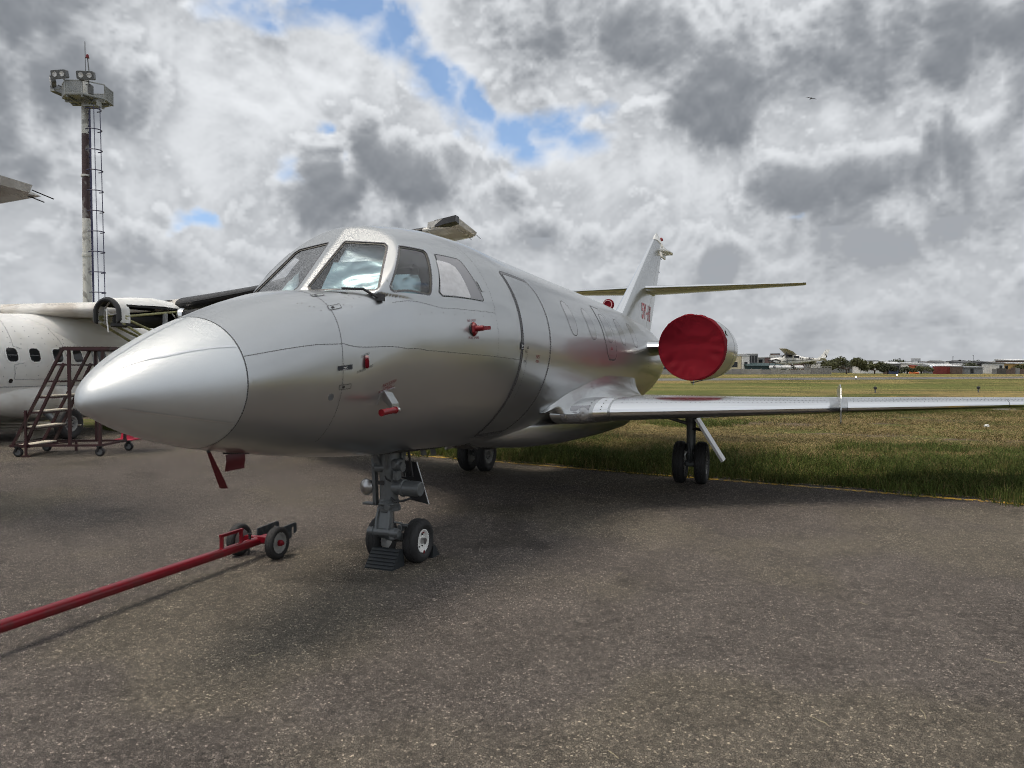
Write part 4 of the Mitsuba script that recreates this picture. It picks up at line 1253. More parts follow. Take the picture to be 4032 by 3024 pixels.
for s_ in (1, -1):
    jput('crew_seat', cat_(box((-.42, s_ * .33, 2.20), (.14, .42, .66), None, .05), box((-.44, s_ * .33, 2.60), (.10, .24, .18), None, .04)), 'lining_dark', False)


# ================================================================ tow bar and chocks
def wput(t, name, m, mtl, smooth=35, **k):
    return put(t + '__' + name, m, mtl, smooth, **k)


t = thing('tow_bar', 'long red tow bar on two small wheels lying on the asphalt before the nose wheel', 'tow bar')
TB, TD = np.array([-2.42, 6.97, .155]), np.array([-.317, -.948, 0])
TS = np.array([.948, -.317, 0])
tb = lambda s, o=0, z=.155: np.array([TB[0], TB[1], 0]) + TD * s + TS * o + [0, 0, z]
wput(t, 'pole', tube([tb(-.12), tb(3.9, 0, .185)], .0415, 28), 'red_paint', 40)
wput(t, 'axle', cat_(tube([tb(0, -.20), tb(0, .20)], .024, 14), bar(tb(0, -.14, .175), tb(0, .16, .175), .05, .05)), 'red_paint', 40)
for s_ in (-1, 1):
    ty, rim = wheel(tb(0, s_ * .215, .153), TS * s_, .153, .085, .098)
    k = wput(t, 'wheel', ty, 'tyre_rubber', 40)
    wput(k, 'rim', rim, 'rim_grey', 30)
    wput(k, 'hub', lathe([(.0, .03), (.05, .028), (.055, .018), (.07, .017), (.072, .002)], tb(0, s_ * .215, .153), TS * s_, 16), 'red_paint')
wput(t, 'handle', cat_(bar(tb(.50, 0, .18), tb(.50, 0, .315), .022, .03), bar(tb(.24, 0, .18), tb(.24, 0, .315), .022, .03), bar(tb(.52, 0, .31), tb(.22, 0, .31), .022, .026)), 'red_paint', False)
wput(t, 'bolt', lathe([(0, .012), (.05, .012), (.052, .018), (.068, .018), (.07, .006), (.09, .006)], tb(.12, .0, .185), (0, 0, 1), 8), 'black_paint')
wput(t, 'bolt', lathe([(0, .012), (.05, .012), (.07, .010)], tb(.14, .0, .125), (0, 0, -1), 8), 'black_paint')
simple('plate_blue', dirty((.035, .045, .055), (.10, .10, .10), 20, .5, .75, .7), .5, .2)
for s_ in (-1, 1):
    pl = sg.Polygon([(.10, -.085), (.27, -.080), (.36, -.045), (.45, .0), (.45, .075), (.42, .09), (.12, .078)]).difference(sg.box(.375, -.03, .405, .045).buffer(.008))
    M = axes(tb(0, s_ * .105, .165), -TD, (0, 0, 1))
    wput(t, 'hook_plate', prism(pl, .014, M), 'plate_blue', False)
wput(t, 'cross_tube', tube([tb(-.13, -.13), tb(-.13, .13)], .022, 12), 'plate_blue')
wput(t, 'tow_eye', lathe([(-.012, .035), (-.012, .06), (.012, .06), (.012, .035)], tb(3.95, 0, .185), (0, 0, 1), 24, True), 'red_paint')

simple('chock_rubber', grain((.020, .024, .027), .4, 50, 6, lo_amt=.5), .65)


def chock(label, a0, a1, b0, b1, h):
    t = thing('wheel_chock', label, 'wheel chock', None)
    n = 6
    prof = [(0, 0), (1.0, 0), (.93, 1)]
    s = a1 - a0
    pts = [(a0, 0.0), (a1, 0.0), (a1 - .10 * s, h), (a1 - .35 * s, h)]
    body_ = loft([[(p[0], b, p[1]) for p in pts] for b in (b0, b1)])
    tput(t, 'block', body_, 'chock_rubber', False)
    ribs = []
    for i in range(n):
        q = (i + .25) / n
        ax0, az0 = a0 + (pts[3][0] - a0) * q, h * q
        q2 = q + .5 / n
        ax1, az1 = a0 + (pts[3][0] - a0) * q2, h * q2
        nn = np.array([-(h), 0, (pts[3][0] - a0)])
        nn = nn / np.linalg.norm(nn) * (.012)
        if nn[2] < 0:
            nn = -nn
        ribs.append(trimesh.convex.convex_hull(np.array([[x, b, z] + k * nn for x, z in ((ax0, az0), (ax1, az1)) for b in (b0 + .004, b1 - .004) for k in (-.3, 1)])))
    for r_ in ribs:
        tput(t, 'rib', r_, 'chock_rubber', False)


chock('black ribbed rubber chock before the nose wheels', -.37, -.165, -.15, .145, .155)
chock('black rubber chock behind the nose wheels, mostly hidden by the white rimmed wheel', .31, .17, -.05, .255, .11)

# ================================================================ maintenance stair
t = thing('maintenance_stair', 'rusty brown steel maintenance stair on castors beside the white turboprop', 'stair')
O_ = np.array([-10.12, 14.86, 0])
U_, V_ = np.array([.998, .058, 0]), np.array([-.03, .999, 0])
st = lambda u, v, z: O_ + U_ * u + V_ * v + [0, 0, z]
W_ = 1.02
for v in (0, W_):
    wput(t, 'base_rail', bar(st(-.05, v, .225), st(1.76, v, .225), .045), 'brown_steel', False)
    wput(t, 'stringer', bar(st(.0, v, .22), st(1.0, v, 2.17), .05), 'brown_steel', False)
    wput(t, 'stringer', bar(st(.24, v, .22), st(1.03, v, 1.90), .05), 'brown_steel', False)
    wput(t, 'post', bar(st(1.13, v, .22), st(1.13, v, 2.17), .052), 'brown_steel', False)
    wput(t, 'post', bar(st(1.72, v, .22), st(1.80, v, 2.17), .05), 'brown_steel', False)
wput(t, 'base_rail', bar(st(-.03, 0, .225), st(-.03, W_, .225), .045), 'brown_steel', False)
wput(t, 'base_rail', bar(st(1.74, 0, .225), st(1.74, W_, .225), .045), 'brown_steel', False)
for i, z in enumerate((.215, .59, .91, 1.22, 1.55, 1.885)):
    u = .02 + .98 * (z - .2) / 1.97
    wput(t, 'tread_frame', cat_(bar(st(u + .04, 0, z - .02), st(u + .04, W_, z - .02), .03), bar(st(u + .26, 0, z - .02), st(u + .26, W_, z - .02), .03), bar(st(u, 0, z - .015), st(u + .28, 0, z - .015), .03), bar(st(u, W_, z - .015), st(u + .28, W_, z - .015), .03)), 'brown_steel', False)
    if i < 4:
        m = box((0, 0, 0), (.25, W_ - .03, .028), None, .004)
        m.apply_transform(axes(st(u + .15, W_ / 2, z + .012), U_, V_))
        wput(t, 'tread', m, 'wood_board', False)
wput(t, 'platform', cat_(*[bar(st(.96, v, 2.19), st(1.95, v, 2.19), .075, .06) for v in (0, W_)], *[bar(st(u, 0, 2.19), st(u, W_, 2.19), .05, .05) for u in (1.0, 1.45, 1.92)], bar(st(.98, W_ / 2, 2.225), st(1.93, W_ / 2, 2.225), W_, .02)), 'brown_steel', False)
wput(t, 'brake_foot', cat_(bar(st(.30, -.06, .02), st(.30, -.06, .95), .04), bar(st(.30, -.06, .30), st(.30, 0, .24), .03), bar(st(.22, -.06, .02), st(.38, -.06, .02), .05, .03)), 'brown_steel', False)
wput(t, 'brake_foot', cat_(bar(st(.95, .55, .06), st(.95, .55, .27), .04), bar(st(.95, .55, .25), st(.40, .1, .23), .03)), 'brown_steel', False)
for u, v in ((.10, .02), (1.72, 0), (.08, W_), (1.78, W_ + .05)):
    c = st(u, v, .095)
    ty, rim = wheel(c, V_, .095, .055, .055, 24)
    k = wput(t, 'castor', cat_(ty, bar(c + [-.04, -.045, 0], c + [.0, -.045, .12], .03), bar(c + [-.04, .045, 0], c + [.0, .045, .12], .03), box(c + [0, 0, .11], (.10, .10, .02))), 'boot_black', 35)
    wput(k, 'hub', rim, 'lamp_grey', 30)

t = thing('traffic_cone', 'bright red cone with pale base behind the silver nose cone', 'cone')
c = np.array([-9.64, 18.4, 0])
simple('cone_red', (.42, .02, .055), .5)
wput(t, 'body', lathe([(.035, .165), (.06, .155), (.70, .035), (.71, .025), (.71, .001)], c, (0, 0, 1), 28), 'cone_red', 40)
wput(t, 'base', box(c + [0, 0, .018], (.46, .46, .035), None, .006), 'cone_red', False)
wput(t, 'band', lathe([(.36, .102), (.50, .078), (.50, .0785), (.36, .1025)], c, (0, 0, 1), 28), 'white_ink', 40)

t = thing('board_stack', 'low stack of long weathered boards on the ground under the white turboprop', 'boards')
for i in range(9):
    y0_ = 18.6 + rng.uniform(-.3, .3) + .1 * (i % 3)
    z0_ = .22 + .035 * (i // 3) * 2.2 + rng.uniform(0, .02)
    a_ = rng.uniform(-.05, .05)
    wput(t, 'board', bar((-16.6 + rng.uniform(-.4, .4), y0_ - 1.8 * a_, z0_), (-11.3 + rng.uniform(-.35, .3), y0_ + 1.8 * a_ + .1, z0_ + .04), .20, .03), 'wood_board', False)
for x_ in (-15.5, -12.2):
    wput(t, 'bearer', box((x_, 18.65, .10), (.12, 1.0, .2)), 'wood_board', False)

# ================================================================ white turboprops


def turboprop(label, x0, y0, ph, zw, di, sw, full=True):
    t = thing('turboprop_airliner', label, 'airliner')
    c_, s_ = math.cos(ph), math.sin(ph)
    G = lambda a, b, z: np.stack([x0 + np.asarray(a) * c_ + np.asarray(b) * s_, y0 + np.asarray(a) * s_ - np.asarray(b) * c_, np.asarray(z) + 0 * np.asarray(a)], -1)
    R, zc, SP = 1.43, (1.78 if full else zw - 1.6), 12.285

    def tp_(m):
        m = m.copy()
        v = m.vertices
        m.vertices = G(v[:, 0], v[:, 1], v[:, 2])
        m.faces = m.faces[:, ::-1]
        return m
    # fuselage
    S = []
    for a, r, dz in ((-9.6, .05, -.35), (-9.4, .35, -.33), (-8.8, .75, -.22), (-8.0, 1.08, -.1), (-7.0, 1.32, -.02), (-6.0, R, 0), (0, R, 0), (6, R, 0), (8.5, 1.25, .15), (10.5, .9, .45), (12.0, .5, .75)):
        u = np.linspace(0, 2 * PI, 96, endpoint=False)
        S.append(np.c_[np.full(96, a), r * np.cos(u), zc + dz + r * np.sin(u)])
    wput(t, 'fuselage', tp_(loft(S)), 'white_aircraft', 50)
    # wing with black boots
    f, lo_ = foil(.16, .02)

    ZB, ZZ = ([0, 4, 7, 8, 9, 10, 11, 12.3], [0, 0, .33, .55, .90, 1.22, 1.43, 1.58]) if full else ([0, 4, 12.3], [0, 0, .4])

    def wsec(b, sg_=1, x0_=0.0, x1_=1.0, off=0.0, low=True):
        o = max(abs(b) - 5.2, 0)
        le = sw * min(o, 5.8)
        ch = 2.57 - .14 * o
        z = zw + di * float(np.interp(abs(b), ZB, ZZ))
        tt_ = 1 - .35 * o / 7.1
        xs = x0_ + (x1_ - x0_) * XC
        U = np.c_[le + ch * xs[::-1], np.full(26, b), z + ch * tt_ * np.interp(xs[::-1], XC, f) + off]
        Lw = np.c_[le + ch * xs[1:], np.full(25, b), z + ch * tt_ * np.interp(xs[1:], XC, lo_) - off]
        return np.vstack([U, Lw])
    for sg_ in (1, -1):
        bs = sg_ * np.r_[0, 2, 4, 5.2, np.linspace(6, SP, 14)]
        S = [wsec(b) for b in bs]
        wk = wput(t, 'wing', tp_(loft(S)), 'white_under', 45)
        for b0, b1 in (((4.62, 11.55),) if full or sg_ > 0 else ()):
            g = []
            for b in np.linspace(b0, b1, 18) * sg_:
                Q = wsec(b, 1, 0, .16, .012)
                Q[25, 0] -= .014
                g.append(Q)
            wput(wk, 'deicing_boot', tp_(grid_mesh(np.array(g))), 'boot_black' if full else 'grey_frame', 60)
        # aileron horn at the tip
        z = zw + di * ZZ[-1]
        o = SP - 5.2
        le = sw * 5.8
        q = [(le - .08, SP - .40), (le - .34, SP - .10), (le - .58, SP + .20), (le + 1.30, SP + .16), (le + 1.42, SP - .02), (le + 1.46, SP - .6), (le - .02, SP - .6)]
        hm = []
        for a_, b_ in q:
            th_ = .045 if a_ < le + .9 else .012
            hm += [[a_, sg_ * b_, z + .05 + th_ * .5], [a_ + (.06 if a_ < le else 0), sg_ * (b_ - .04), z - .02 - th_ * .6]]
        wput(wk, 'tip', tp_(trimesh.convex.convex_hull(np.array(hm))), 'white_under', 30)
        if full:
            tb_ = []
            for a_, b_ in ((le - .12, SP - .42), (le - .37, SP - .11), (le - .61, SP + .21), (le - .34, SP + .205), (le - .08, SP - .06)):
                th_ = .075 if a_ < le - .3 and b_ < SP + .1 or b_ > SP + .208 else .10
                tb_ += [[a_, sg_ * b_, z + .04 + th_ * .5], [a_, sg_ * b_, z - .02 - th_ * .4]]
            wput(wk, 'tip_boot', tp_(trimesh.convex.convex_hull(np.array(tb_))), 'boot_black', False)
        wput(wk, 'static_wick', tp_(cat_(*[tube([(le + 1.30 + e_, sg_ * (SP + d), z), (le + 1.58 + e_, sg_ * (SP + d + .02), z - .04)], .007, 6) for d, e_ in ((.15, 0), (-.10, .12))])), 'boot_black')
        wput(wk, 'aileron_gap', tp_(cat_(bar((le + .95, sg_ * (SP - 2.8), z - .075 - .09 * 2.2), (le + 1.0, sg_ * (SP - .66), z - .075), .014), bar((le - .1, sg_ * (SP - .64), z - .125), (le + .98, sg_ * (SP - .64), z - .080), .016))), 'grey_frame', False)
        wput(wk, 'tab_hinge', tp_(box((le + 1.45, sg_ * (SP - 1.55), z - .14 - .09 * 1.5), (.36, .06, .12), None, .02)), 'boot_black', False)
    if not full:
        return t
    # wing root hump
    S = []
    for a, hb, hz in ((-1.2, .5, 1.40), (-.6, .9, 1.43), (.1, 1.15, 1.48), (.6, 1.3, 1.56), (1.2, 1.4, 1.68), (2.0, 1.45, 1.78), (3.0, 1.45, 1.76), (4.0, 1.3, 1.6), (5.2, .9, 1.42)):
        u = np.linspace(-PI / 2, PI / 2, 30)
        S.append(np.c_[np.full(30, a), hb * 1.02 * np.sin(u), zc + .55 + (hz - .55) * np.abs(np.cos(u)) ** .75])
    wput(t, 'wing_fairing', tp_(grid_mesh(np.array(S))), 'white_aircraft', 60)
    # gear pod
    S = []
    for a, r in ((-2.6, .05), (-2.2, .35), (-1.4, .55), (-.4, .62), (.8, .6), (1.8, .4), (2.6, .08)):
        u = np.linspace(0, 2 * PI, 32, endpoint=False)
        S.append(np.c_[np.full(32, a), 1.05 + .8 * r * np.cos(u), .98 + .75 * r * np.sin(u)])
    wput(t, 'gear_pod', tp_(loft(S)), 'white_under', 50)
    mk = wput(t, 'main_gear', tp_(cat_(tube([(-.70, 1.75, .41), (-.70, 1.2, .8)], .08, 12), box((-.7, 1.8, .5), (.2, .12, .3)))), 'gear_grey')
    ty, rim = wheel((-.70, 2.06, .40), (0, 1, 0), .40, .24, .20, 36)
    wput(mk, 'wheel', tp_(ty), 'tyre_rubber', 40)
    wput(mk, 'rim', tp_(rim), 'rim_grey', 30)
    wput(mk, 'rim_bolt', tp_(cat_(*[lathe([(.02, .018), (.05, .018), (.052, .002)], (-.70 + .11 * math.cos(u), 2.06, .40 + .11 * math.sin(u)), (0, 1, 0), 8) for u in np.linspace(0, 2 * PI, 8, endpoint=False)])), 'boot_black')

    # pieces on the skin: (a, angle above the horizontal in degrees)
    def skin(poly, off, mtl, name, size=.12):
        v, ff = trimesh.creation.triangulate_polygon(poly, engine='earcut')
        v, ff = trimesh.remesh.subdivide_to_size(np.c_[v, 0 * v[:, 0]], ff, size, max_iter=10)
        an = v[:, 1] / R
        m = trimesh.Trimesh(np.c_[v[:, 0], (R + off) * np.cos(an), zc + (R + off) * np.sin(an)], ff, process=False)
        return wput(name[0], name[1], tp_(m), mtl, True)

    def line(poly, w, off, mtl, name):
        rg_ = poly.buffer(w / 2).difference(poly.buffer(-w / 2)) if poly.geom_type == 'Polygon' else poly.buffer(w / 2)
        return skin(rg_, off, mtl, name)
    rr = lambda a0, a1, g0, g1, r: sg.box(a0 + r, math.radians(g0) * R + r, a1 - r, math.radians(g1) * R - r).buffer(r)
    for a in (-3.18, -2.42, -1.655, -1.005, -.30, .35, 1.20, 2.0):
        w_ = rr(a - .155, a + .155, 7.0, 21.0, .11)
        k = skin(w_, .004, 'dark_glass', (t, 'window'))
        line(w_.buffer(.015), .035, .007, 'white_ink', (k, 'frame'))
        if a < -.9:
            skin(sg.box(a - .13, math.radians(13.2) * R, a + .13, math.radians(14.0) * R), .006, 'lamp_grey', (k, 'blind_edge'))
    d_ = rr(.88, 1.78, 0, 36, .16)
    k = line(d_, .075, .005, 'grey_frame', (t, 'emergency_door'))
    m = meshkit.text_mesh('EMERGENCY', .055, .001)
    vv = m.vertices.copy()
    an = math.radians(28.5) + vv[:, 1] / R
    m2 = trimesh.Trimesh(np.c_[1.12 + vv[:, 0], (R + .006 + vv[:, 2]) * np.cos(an), zc + (R + .006 + vv[:, 2]) * np.sin(an)], m.faces, process=False)
    wput(k, 'lettering', tp_(m2), 'black_ink', False)
    for po in (sg.Point(1.46, math.radians(50.5) * R).buffer(.19), rr(1.80, 2.20, 42.5, 58.5, .08), sg.Point(.45, math.radians(59.4) * R).buffer(.17), sg.Point(1.16, math.radians(70) * R).buffer(.17), rr(2.35, 3.1, 42, 62, .05)):
        line(po, .012, .006, 'grey_frame', (t, 'access_panel'))
    line(sg.LineString([(-.45, 83 / 57.3 * R), (-.03, 67.4 / 57.3 * R), (-.19, 43.7 / 57.3 * R), (-.08, 30.3 / 57.3 * R), (0, 5 / 57.3 * R), (.02, -10 / 57.3 * R)]), .014, .006, 'grey_frame', (t, 'skin_seam'))
    line(sg.LineString([(-1.3, 70 / 57.3 * R), (-1.42, 55.9 / 57.3 * R), (-1.51, 40.2 / 57.3 * R), (-1.57, 22.9 / 57.3 * R), (-1.36, 20 / 57.3 * R)]), .012, .006, 'grey_frame', (t, 'skin_seam'))
    line(sg.LineString([(-1.36, 6 / 57.3 * R), (-1.63, 4 / 57.3 * R), (-1.62, -10 / 57.3 * R), (1.0, -11 / 57.3 * R)]), .012, .006, 'grey_frame', (t, 'skin_seam'))
    line(sg.LineString([(-6, -17.3 / 57.3 * R), (4, -17.9 / 57.3 * R)]), .02, .006, 'grey_frame', (t, 'skin_seam'))
    line(sg.LineString([(-6, -38 / 57.3 * R), (4, -38 / 57.3 * R)]), .015, .006, 'grey_frame', (t, 'skin_seam'))
    skin(sg.Point(-1.72, -11.6 / 57.3 * R).buffer(.055), .006, 'black_paint', (t, 'drain_port'))
    line(sg.Point(-1.72, -11.6 / 57.3 * R).buffer(.075), .02, .007, 'white_ink', (t, 'port_ring'))
    skin(sg.box(1.92, 28.5 / 57.3 * R, 3.1, 33.5 / 57.3 * R), .006, 'black_paint', (t, 'vent_slot'))
    # rivets on the skin
    rv = []
    for a in np.arange(-2.6, 0.6, .33):
        for g_ in (-6, 2, 26, 33, 40, 47):
            an = math.radians(g_ + rng.uniform(-2, 2))
            p = np.array([a + rng.uniform(-.04, .04), (R + .001) * math.cos(an), zc + (R + .001) * math.sin(an)])
            rv.append(tp_(lathe([(0, .016), (.004, .013), (.005, .001)], p, (0, math.cos(an), math.sin(an)), 6)))
    wput(t, 'rivets', cat_(*rv), 'grey_frame', 30, kind='stuff')
    # the stripped engine nacelle: arched cowl open below, ring, truss, spinner side gone
    zn = zw - .30
    NB = 4.36

    def arch(a, r, h, n=26, low=.12, e=-.32):
        u = np.linspace(e, PI - e, n)
        return np.c_[np.full(n, a), NB + r * np.cos(u), zn - .02 + h * np.sin(u) - low * (np.abs(np.sin(u)) < .2)]
    S = [arch(a, r, h, 26, 0, .62) for a, r, h in ((-1.72, .365, .40), (-1.3, .40, .45), (-.6, .45, .50), (.1, .50, .46))]
    nk = wput(t, 'nacelle', tp_(grid_mesh(np.array(S))), 'white_aircraft', 60)
    wput(nk, 'front_band', tp_(grid_mesh(np.array([arch(a, r, h) for a, r, h in ((-1.98, .33, .36), (-1.90, .35, .385), (-1.71, .368, .405))]))), 'white_aircraft', 60)
    wput(nk, 'rear_band', tp_(grid_mesh(np.array([arch(a, r, h) for a, r, h in ((.1, .50, .46), (.9, .46, .36))]))), 'white_aircraft', 60)
    S2 = [arch(a, r - .03, h - .03, 26, 0, .60) for a, r, h in ((-1.98, .33, .36), (-1.3, .40, .45), (.1, .46, .50))]
    wput(nk, 'inner_skin', tp_(grid_mesh(np.array(S2))), 'boot_black', 60)
    for a_, k_, mt in ((-2.0, 1.0, 'boot_black'), (-1.72, 1.06, 'white_aircraft'), (.12, 1.42, 'boot_black')):
        hoop = arch(a_, .315 * k_, .345 * k_)
        wput(nk, 'hoop', tp_(tube(hoop, .055 if a_ < -1.9 else .03, 8)), mt, 40)
    for s2 in (1, -1):
        y = NB + s2 * .40
        tr = [((-1.85, NB + s2 * .33, zn - .06), (.25, y, zn + .22)), ((-1.85, NB + s2 * .33, zn - .10), (.45, y, zn - .75)), ((-1.85, NB + s2 * .30, zn - .22), (.05, NB + s2 * .25, zn - 1.0))]
        for p, q in tr:
            wput(nk, 'strut', tp_(tube([p, q], .030, 10)), 'primer_green', 40)
        wput(nk, 'side_sill', tp_(bar((-1.75, NB + s2 * .31, zn + .20), (.12, NB + s2 * .40, zn + .24), .03, .05)), 'boot_black', False)
    wput(nk, 'bulkhead', tp_(box((.16, NB, zn - .10), (.06, .86, .75), None, .02)), 'boot_black', False)
    wput(nk, 'frame_post', tp_(bar((-.55, NB + .4, zn + .1), (-.55, NB + .36, zn - .75), .08)), 'grey_frame', False)
    wput(nk, 'frame_post', tp_(bar((.30, NB + .42, zn), (.30, NB + .40, zn - .62), .07)), 'boot_black', False)
    wput(nk, 'exhaust_duct', tp_(tube([(-1.55, NB - .10, zn - .12), (-.6, NB - .05, zn - .06), (.15, NB, zn)], [.17, .20, .22], 20)), 'boot_black', 50)
    wput(nk, 'mount_tray', tp_(box((-1.6, NB + .12, zn - .24), (.45, .42, .10), None, .02)), 'boot_black', False)
    wput(nk, 'cable', tp_(cat_(tube([(-1.95, NB - .1, zn + .10), (-1.9, NB + .0, zn - .02), (-1.8, NB + .15, zn + .02), (-1.7, NB + .25, zn + .18)], .014, 6), tube([(-1.98, NB - .02, zn + .12), (-1.99, NB - .02, zn - .12), (-1.97, NB + .0, zn - .42)], .016, 6), tube([(-.3, NB + .38, zn + .14), (-.1, NB + .40, zn - .05), (.05, NB + .42, zn - .08)], .014, 6))), 'white_ink', 40)
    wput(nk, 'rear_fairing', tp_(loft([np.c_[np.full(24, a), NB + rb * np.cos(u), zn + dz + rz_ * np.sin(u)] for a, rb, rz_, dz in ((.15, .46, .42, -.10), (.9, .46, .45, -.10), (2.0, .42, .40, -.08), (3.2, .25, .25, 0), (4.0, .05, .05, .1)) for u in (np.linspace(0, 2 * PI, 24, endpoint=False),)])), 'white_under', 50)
    wput(nk, 'wrap', tp_(tube([(-.05, NB + .55, zn + .05), (-.02, NB + .9, zn + .09), (.0, NB + 1.2, zn + .10)], [.13, .17, .16], 10)), 'boot_black', False)
    wput(nk, 'lip', tp_(lathe([(.0, .19), (.02, .22), (.08, .23), (.16, .20)], (-.06, NB + .46, zn + .05), (.05, 1, .05), 24)), 'bare_metal', 50)
    return t


turboprop('white high wing turboprop parked behind the stair with its engine removed and black wing boots', -13.05, 19.63, 1.358, 3.34, 1.0, -.172)
turboprop('white aircraft at the left edge, only its wing tip in view high above the stair', -17.95, 9.4, 1.358, 3.42, 1.0, .06, False)

# ================================================================ floodlight mast
t = thing('floodlight_mast', 'tall white and brown floodlight mast with caged ladder and lamp platform', 'mast')
MX, MY = -23.05, 40.0
for z0_, z1_, m_ in ((0, 9.9, 'mast_white'), (9.9, 14.45, 'mast_brown'), (14.45, 17.6, 'mast_white')):
    wput(t, 'pole', lathe([(z0_, .245 - .0042 * z0_), (z1_, .245 - .0042 * z1_)], (MX, MY, 0), (0, 0, 1), 20), m_, 50)
for z_ in (7.9, 12.2):
    wput(t, 'flange', lathe([(z_ - .05, .22), (z_ - .05, .25), (z_ + .05, .25), (z_ + .05, .22)], (MX, MY, 0), (0, 0, 1), 24), 'mast_white', 40)
wput(t, 'flange', lathe([(0, .24), (0, .42), (.06, .42), (.06, .24)], (MX, MY, 0), (0, 0, 1), 24), 'galvanised', 40)
# platform: an irregular octagon with mesh panels and rails
oc = [(-1.05, -.35), (-.55, -.95), (.35, -.95), (1.10, -.15), (1.05, .75), (.4, 1.05), (-.5, 1.0), (-1.05, .45)]
M = np.eye(4)
M[:3, 3] = (MX + .05, MY, 16.22)
pf = wput(t, 'platform', prism(sg.Polygon(oc).difference(sg.box(.55, -.2, .95, .3)), .06, M), 'galvanised', False)
wput(pf, 'underside_beam', cat_(*[bar((MX + .05 + x0_, MY + y0_, 16.17), (MX + .05 + x1_, MY + y1_, 16.17), .09) for x0_, y0_, x1_, y1_ in ((-.5, -.9, -.5, 1), (.3, -.9, .4, 1), (-1.05, -.1, 1.05, -.1), (-1.0, .45, 1.0, .5))]), 'galvanised', False)
n_ = len(oc)
for i in range(n_):
    p, q = np.array(oc[i]), np.array(oc[(i + 1) % n_])
    P, Q = np.array([MX + .05 + p[0], MY + p[1]]), np.array([MX + .05 + q[0], MY + q[1]])
    if i != 2:
        d = (Q - P)
        nb = max(3, int(np.linalg.norm(d) / .055))
        bars = [bar(np.r_[P + d * (k + .5) / nb, 16.28], np.r_[P + d * (k + .5) / nb, 16.93], .032) for k in range(nb)]
        wput(t, 'mesh_panel', cat_(*bars), 'galvanised', False)
    wput(t, 'rail', cat_(bar(np.r_[P, 16.96], np.r_[Q, 16.96 + (.06 if i == 2 else 0)], .05), bar(np.r_[P, 16.28], np.r_[Q, 16.28], .06), bar(np.r_[P, 16.2], np.r_[P, 17.0], .05)), 'galvanised', False)
for dx, dy, z_, yaw, pitch in ((-.72, -.85, 17.28, .15, .25), (.60, -.85, 17.22, -.1, .25), (-1.35, -.30, 17.18, 1.0, .25), (-1.5, .35, 16.98, 1.8, .3)):
    c = np.array([MX + .05 + dx, MY + dy, z_])
    R_ = trimesh.transformations.rotation_matrix(-yaw, [0, 0, 1]) @ trimesh.transformations.rotation_matrix(pitch, [1, 0, 0])

    def lm(m):
        m = m.copy()
        m.apply_transform(R_)
        m.apply_translation(c)
        return m
    bx_ = sg.box(-.36, -.13, .36, .13).buffer(.08)
    Mx = axes((0, -.10, 0), (1, 0, 0), (0, 0, 1))
    lk = wput(t, 'floodlight', lm(prism(bx_, .22, Mx)), 'lamp_grey', False)
    wput(lk, 'lens', lm(cat_(*[lathe([(0, .125), (.02, .125), (.022, .11), (.012, .09), (.006, .002)], (x_, -.32, 0), (0, -1, 0), 20) for x_ in (-.21, .21)])), 'lamp_glass', 40)
    wput(lk, 'bracket', cat_(bar(c + [0, .05, -.2], c + [-.2 * dx, .25 - .1 * dy, -.32], .05), bar(c + [-.2 * dx, .25 - .1 * dy, -.32], np.array([MX + dx * .6, MY + dy * .6, 16.9]), .05)), 'lamp_grey', False)
wput(t, 'lightning_rod', tube([(MX + .05, MY, 17.6), (MX + .03, MY, 19.4)], .02, 6), 'lamp_grey')
wput(t, 'beacon_post', tube([(MX + .25, MY, 17.6), (MX + .16, MY, 18.55)], .03, 6), 'lamp_grey')
wput(t, 'beacon', lathe([(0, .10), (.02, .10), (.03, .075), (.16, .07), (.20, .03), (.21, .002)], (MX + .16, MY, 18.52), (0, 0, 1), 14), 'red_plastic')
wput(t, 'globe_lamp', lathe([(0, .02), (.03, .10), (.14, .145), (.26, .10), (.30, .01)], (MX - .42, MY - .7, 16.75), (0, 0, 1), 16), 'lamp_glass', 60)
wput(t, 'camera_arm', cat_(bar((MX - 1.05, MY - .3, 16.8), (MX - 1.35, MY - .45, 16.65), .05), box((MX - 1.42, MY - .5, 16.6), (.22, .14, .12))), 'galvanised', False)
wput(t, 'control_box', box((MX + .62, MY - .55, 16.62), (.18, .3, .5), None, .02), 'lamp_grey', False)
wput(t, 'work_step', cat_(box((MX + .55, MY - .35, 15.78), (.62, .5, .05)), bar((MX + .3, MY - .2, 15.8), (MX + .75, MY - .4, 16.2), .05), box((MX + .92, MY - .3, 15.95), (.05, .4, .3))), 'galvanised', False)
# ladder with hoops
lx, ly = MX + .42, MY - .15
for dx in (0, .26):
    wput(t, 'ladder_rail', bar((lx + .12 + dx * .6 - .1, ly - dx * .8, .3), (lx + dx * .6 - .12, ly - dx * .8, 15.7), .05), 'navy_steel', False)
wput(t, 'ladder_rungs', cat_(*[bar((lx + .10 - .017 * z_ * .8 - .1 + .02, ly, z_), (lx + .16 - .017 * z_ * .8 + .0, ly - .21, z_), .03) for z_ in np.arange(.6, 15.6, .33)]), 'navy_steel', False, kind='stuff')
for z_ in np.arange(2.6, 15.8, 1.085):
    sx = -.014 * z_
    u = np.linspace(-.3, PI + .5, 12)
    wput(t, 'cage_hoop', tube(np.c_[lx + .42 + sx + .40 * np.cos(u + PI / 2 + 2.6), ly - .20 + .36 * np.sin(u + PI / 2 + 2.6), np.full(12, z_)], .028, 6), 'navy_steel')
wput(t, 'cage_strap', bar((lx + .80, ly - .25, 2.4), (lx + .80 - .2, ly - .25, 15.8), .05, .02), 'navy_steel', False)
wput(t, 'cage_strap', bar((lx + .62, ly - .52, 2.4), (lx + .62 - .2, ly - .52, 15.8), .04, .02), 'navy_steel', False)


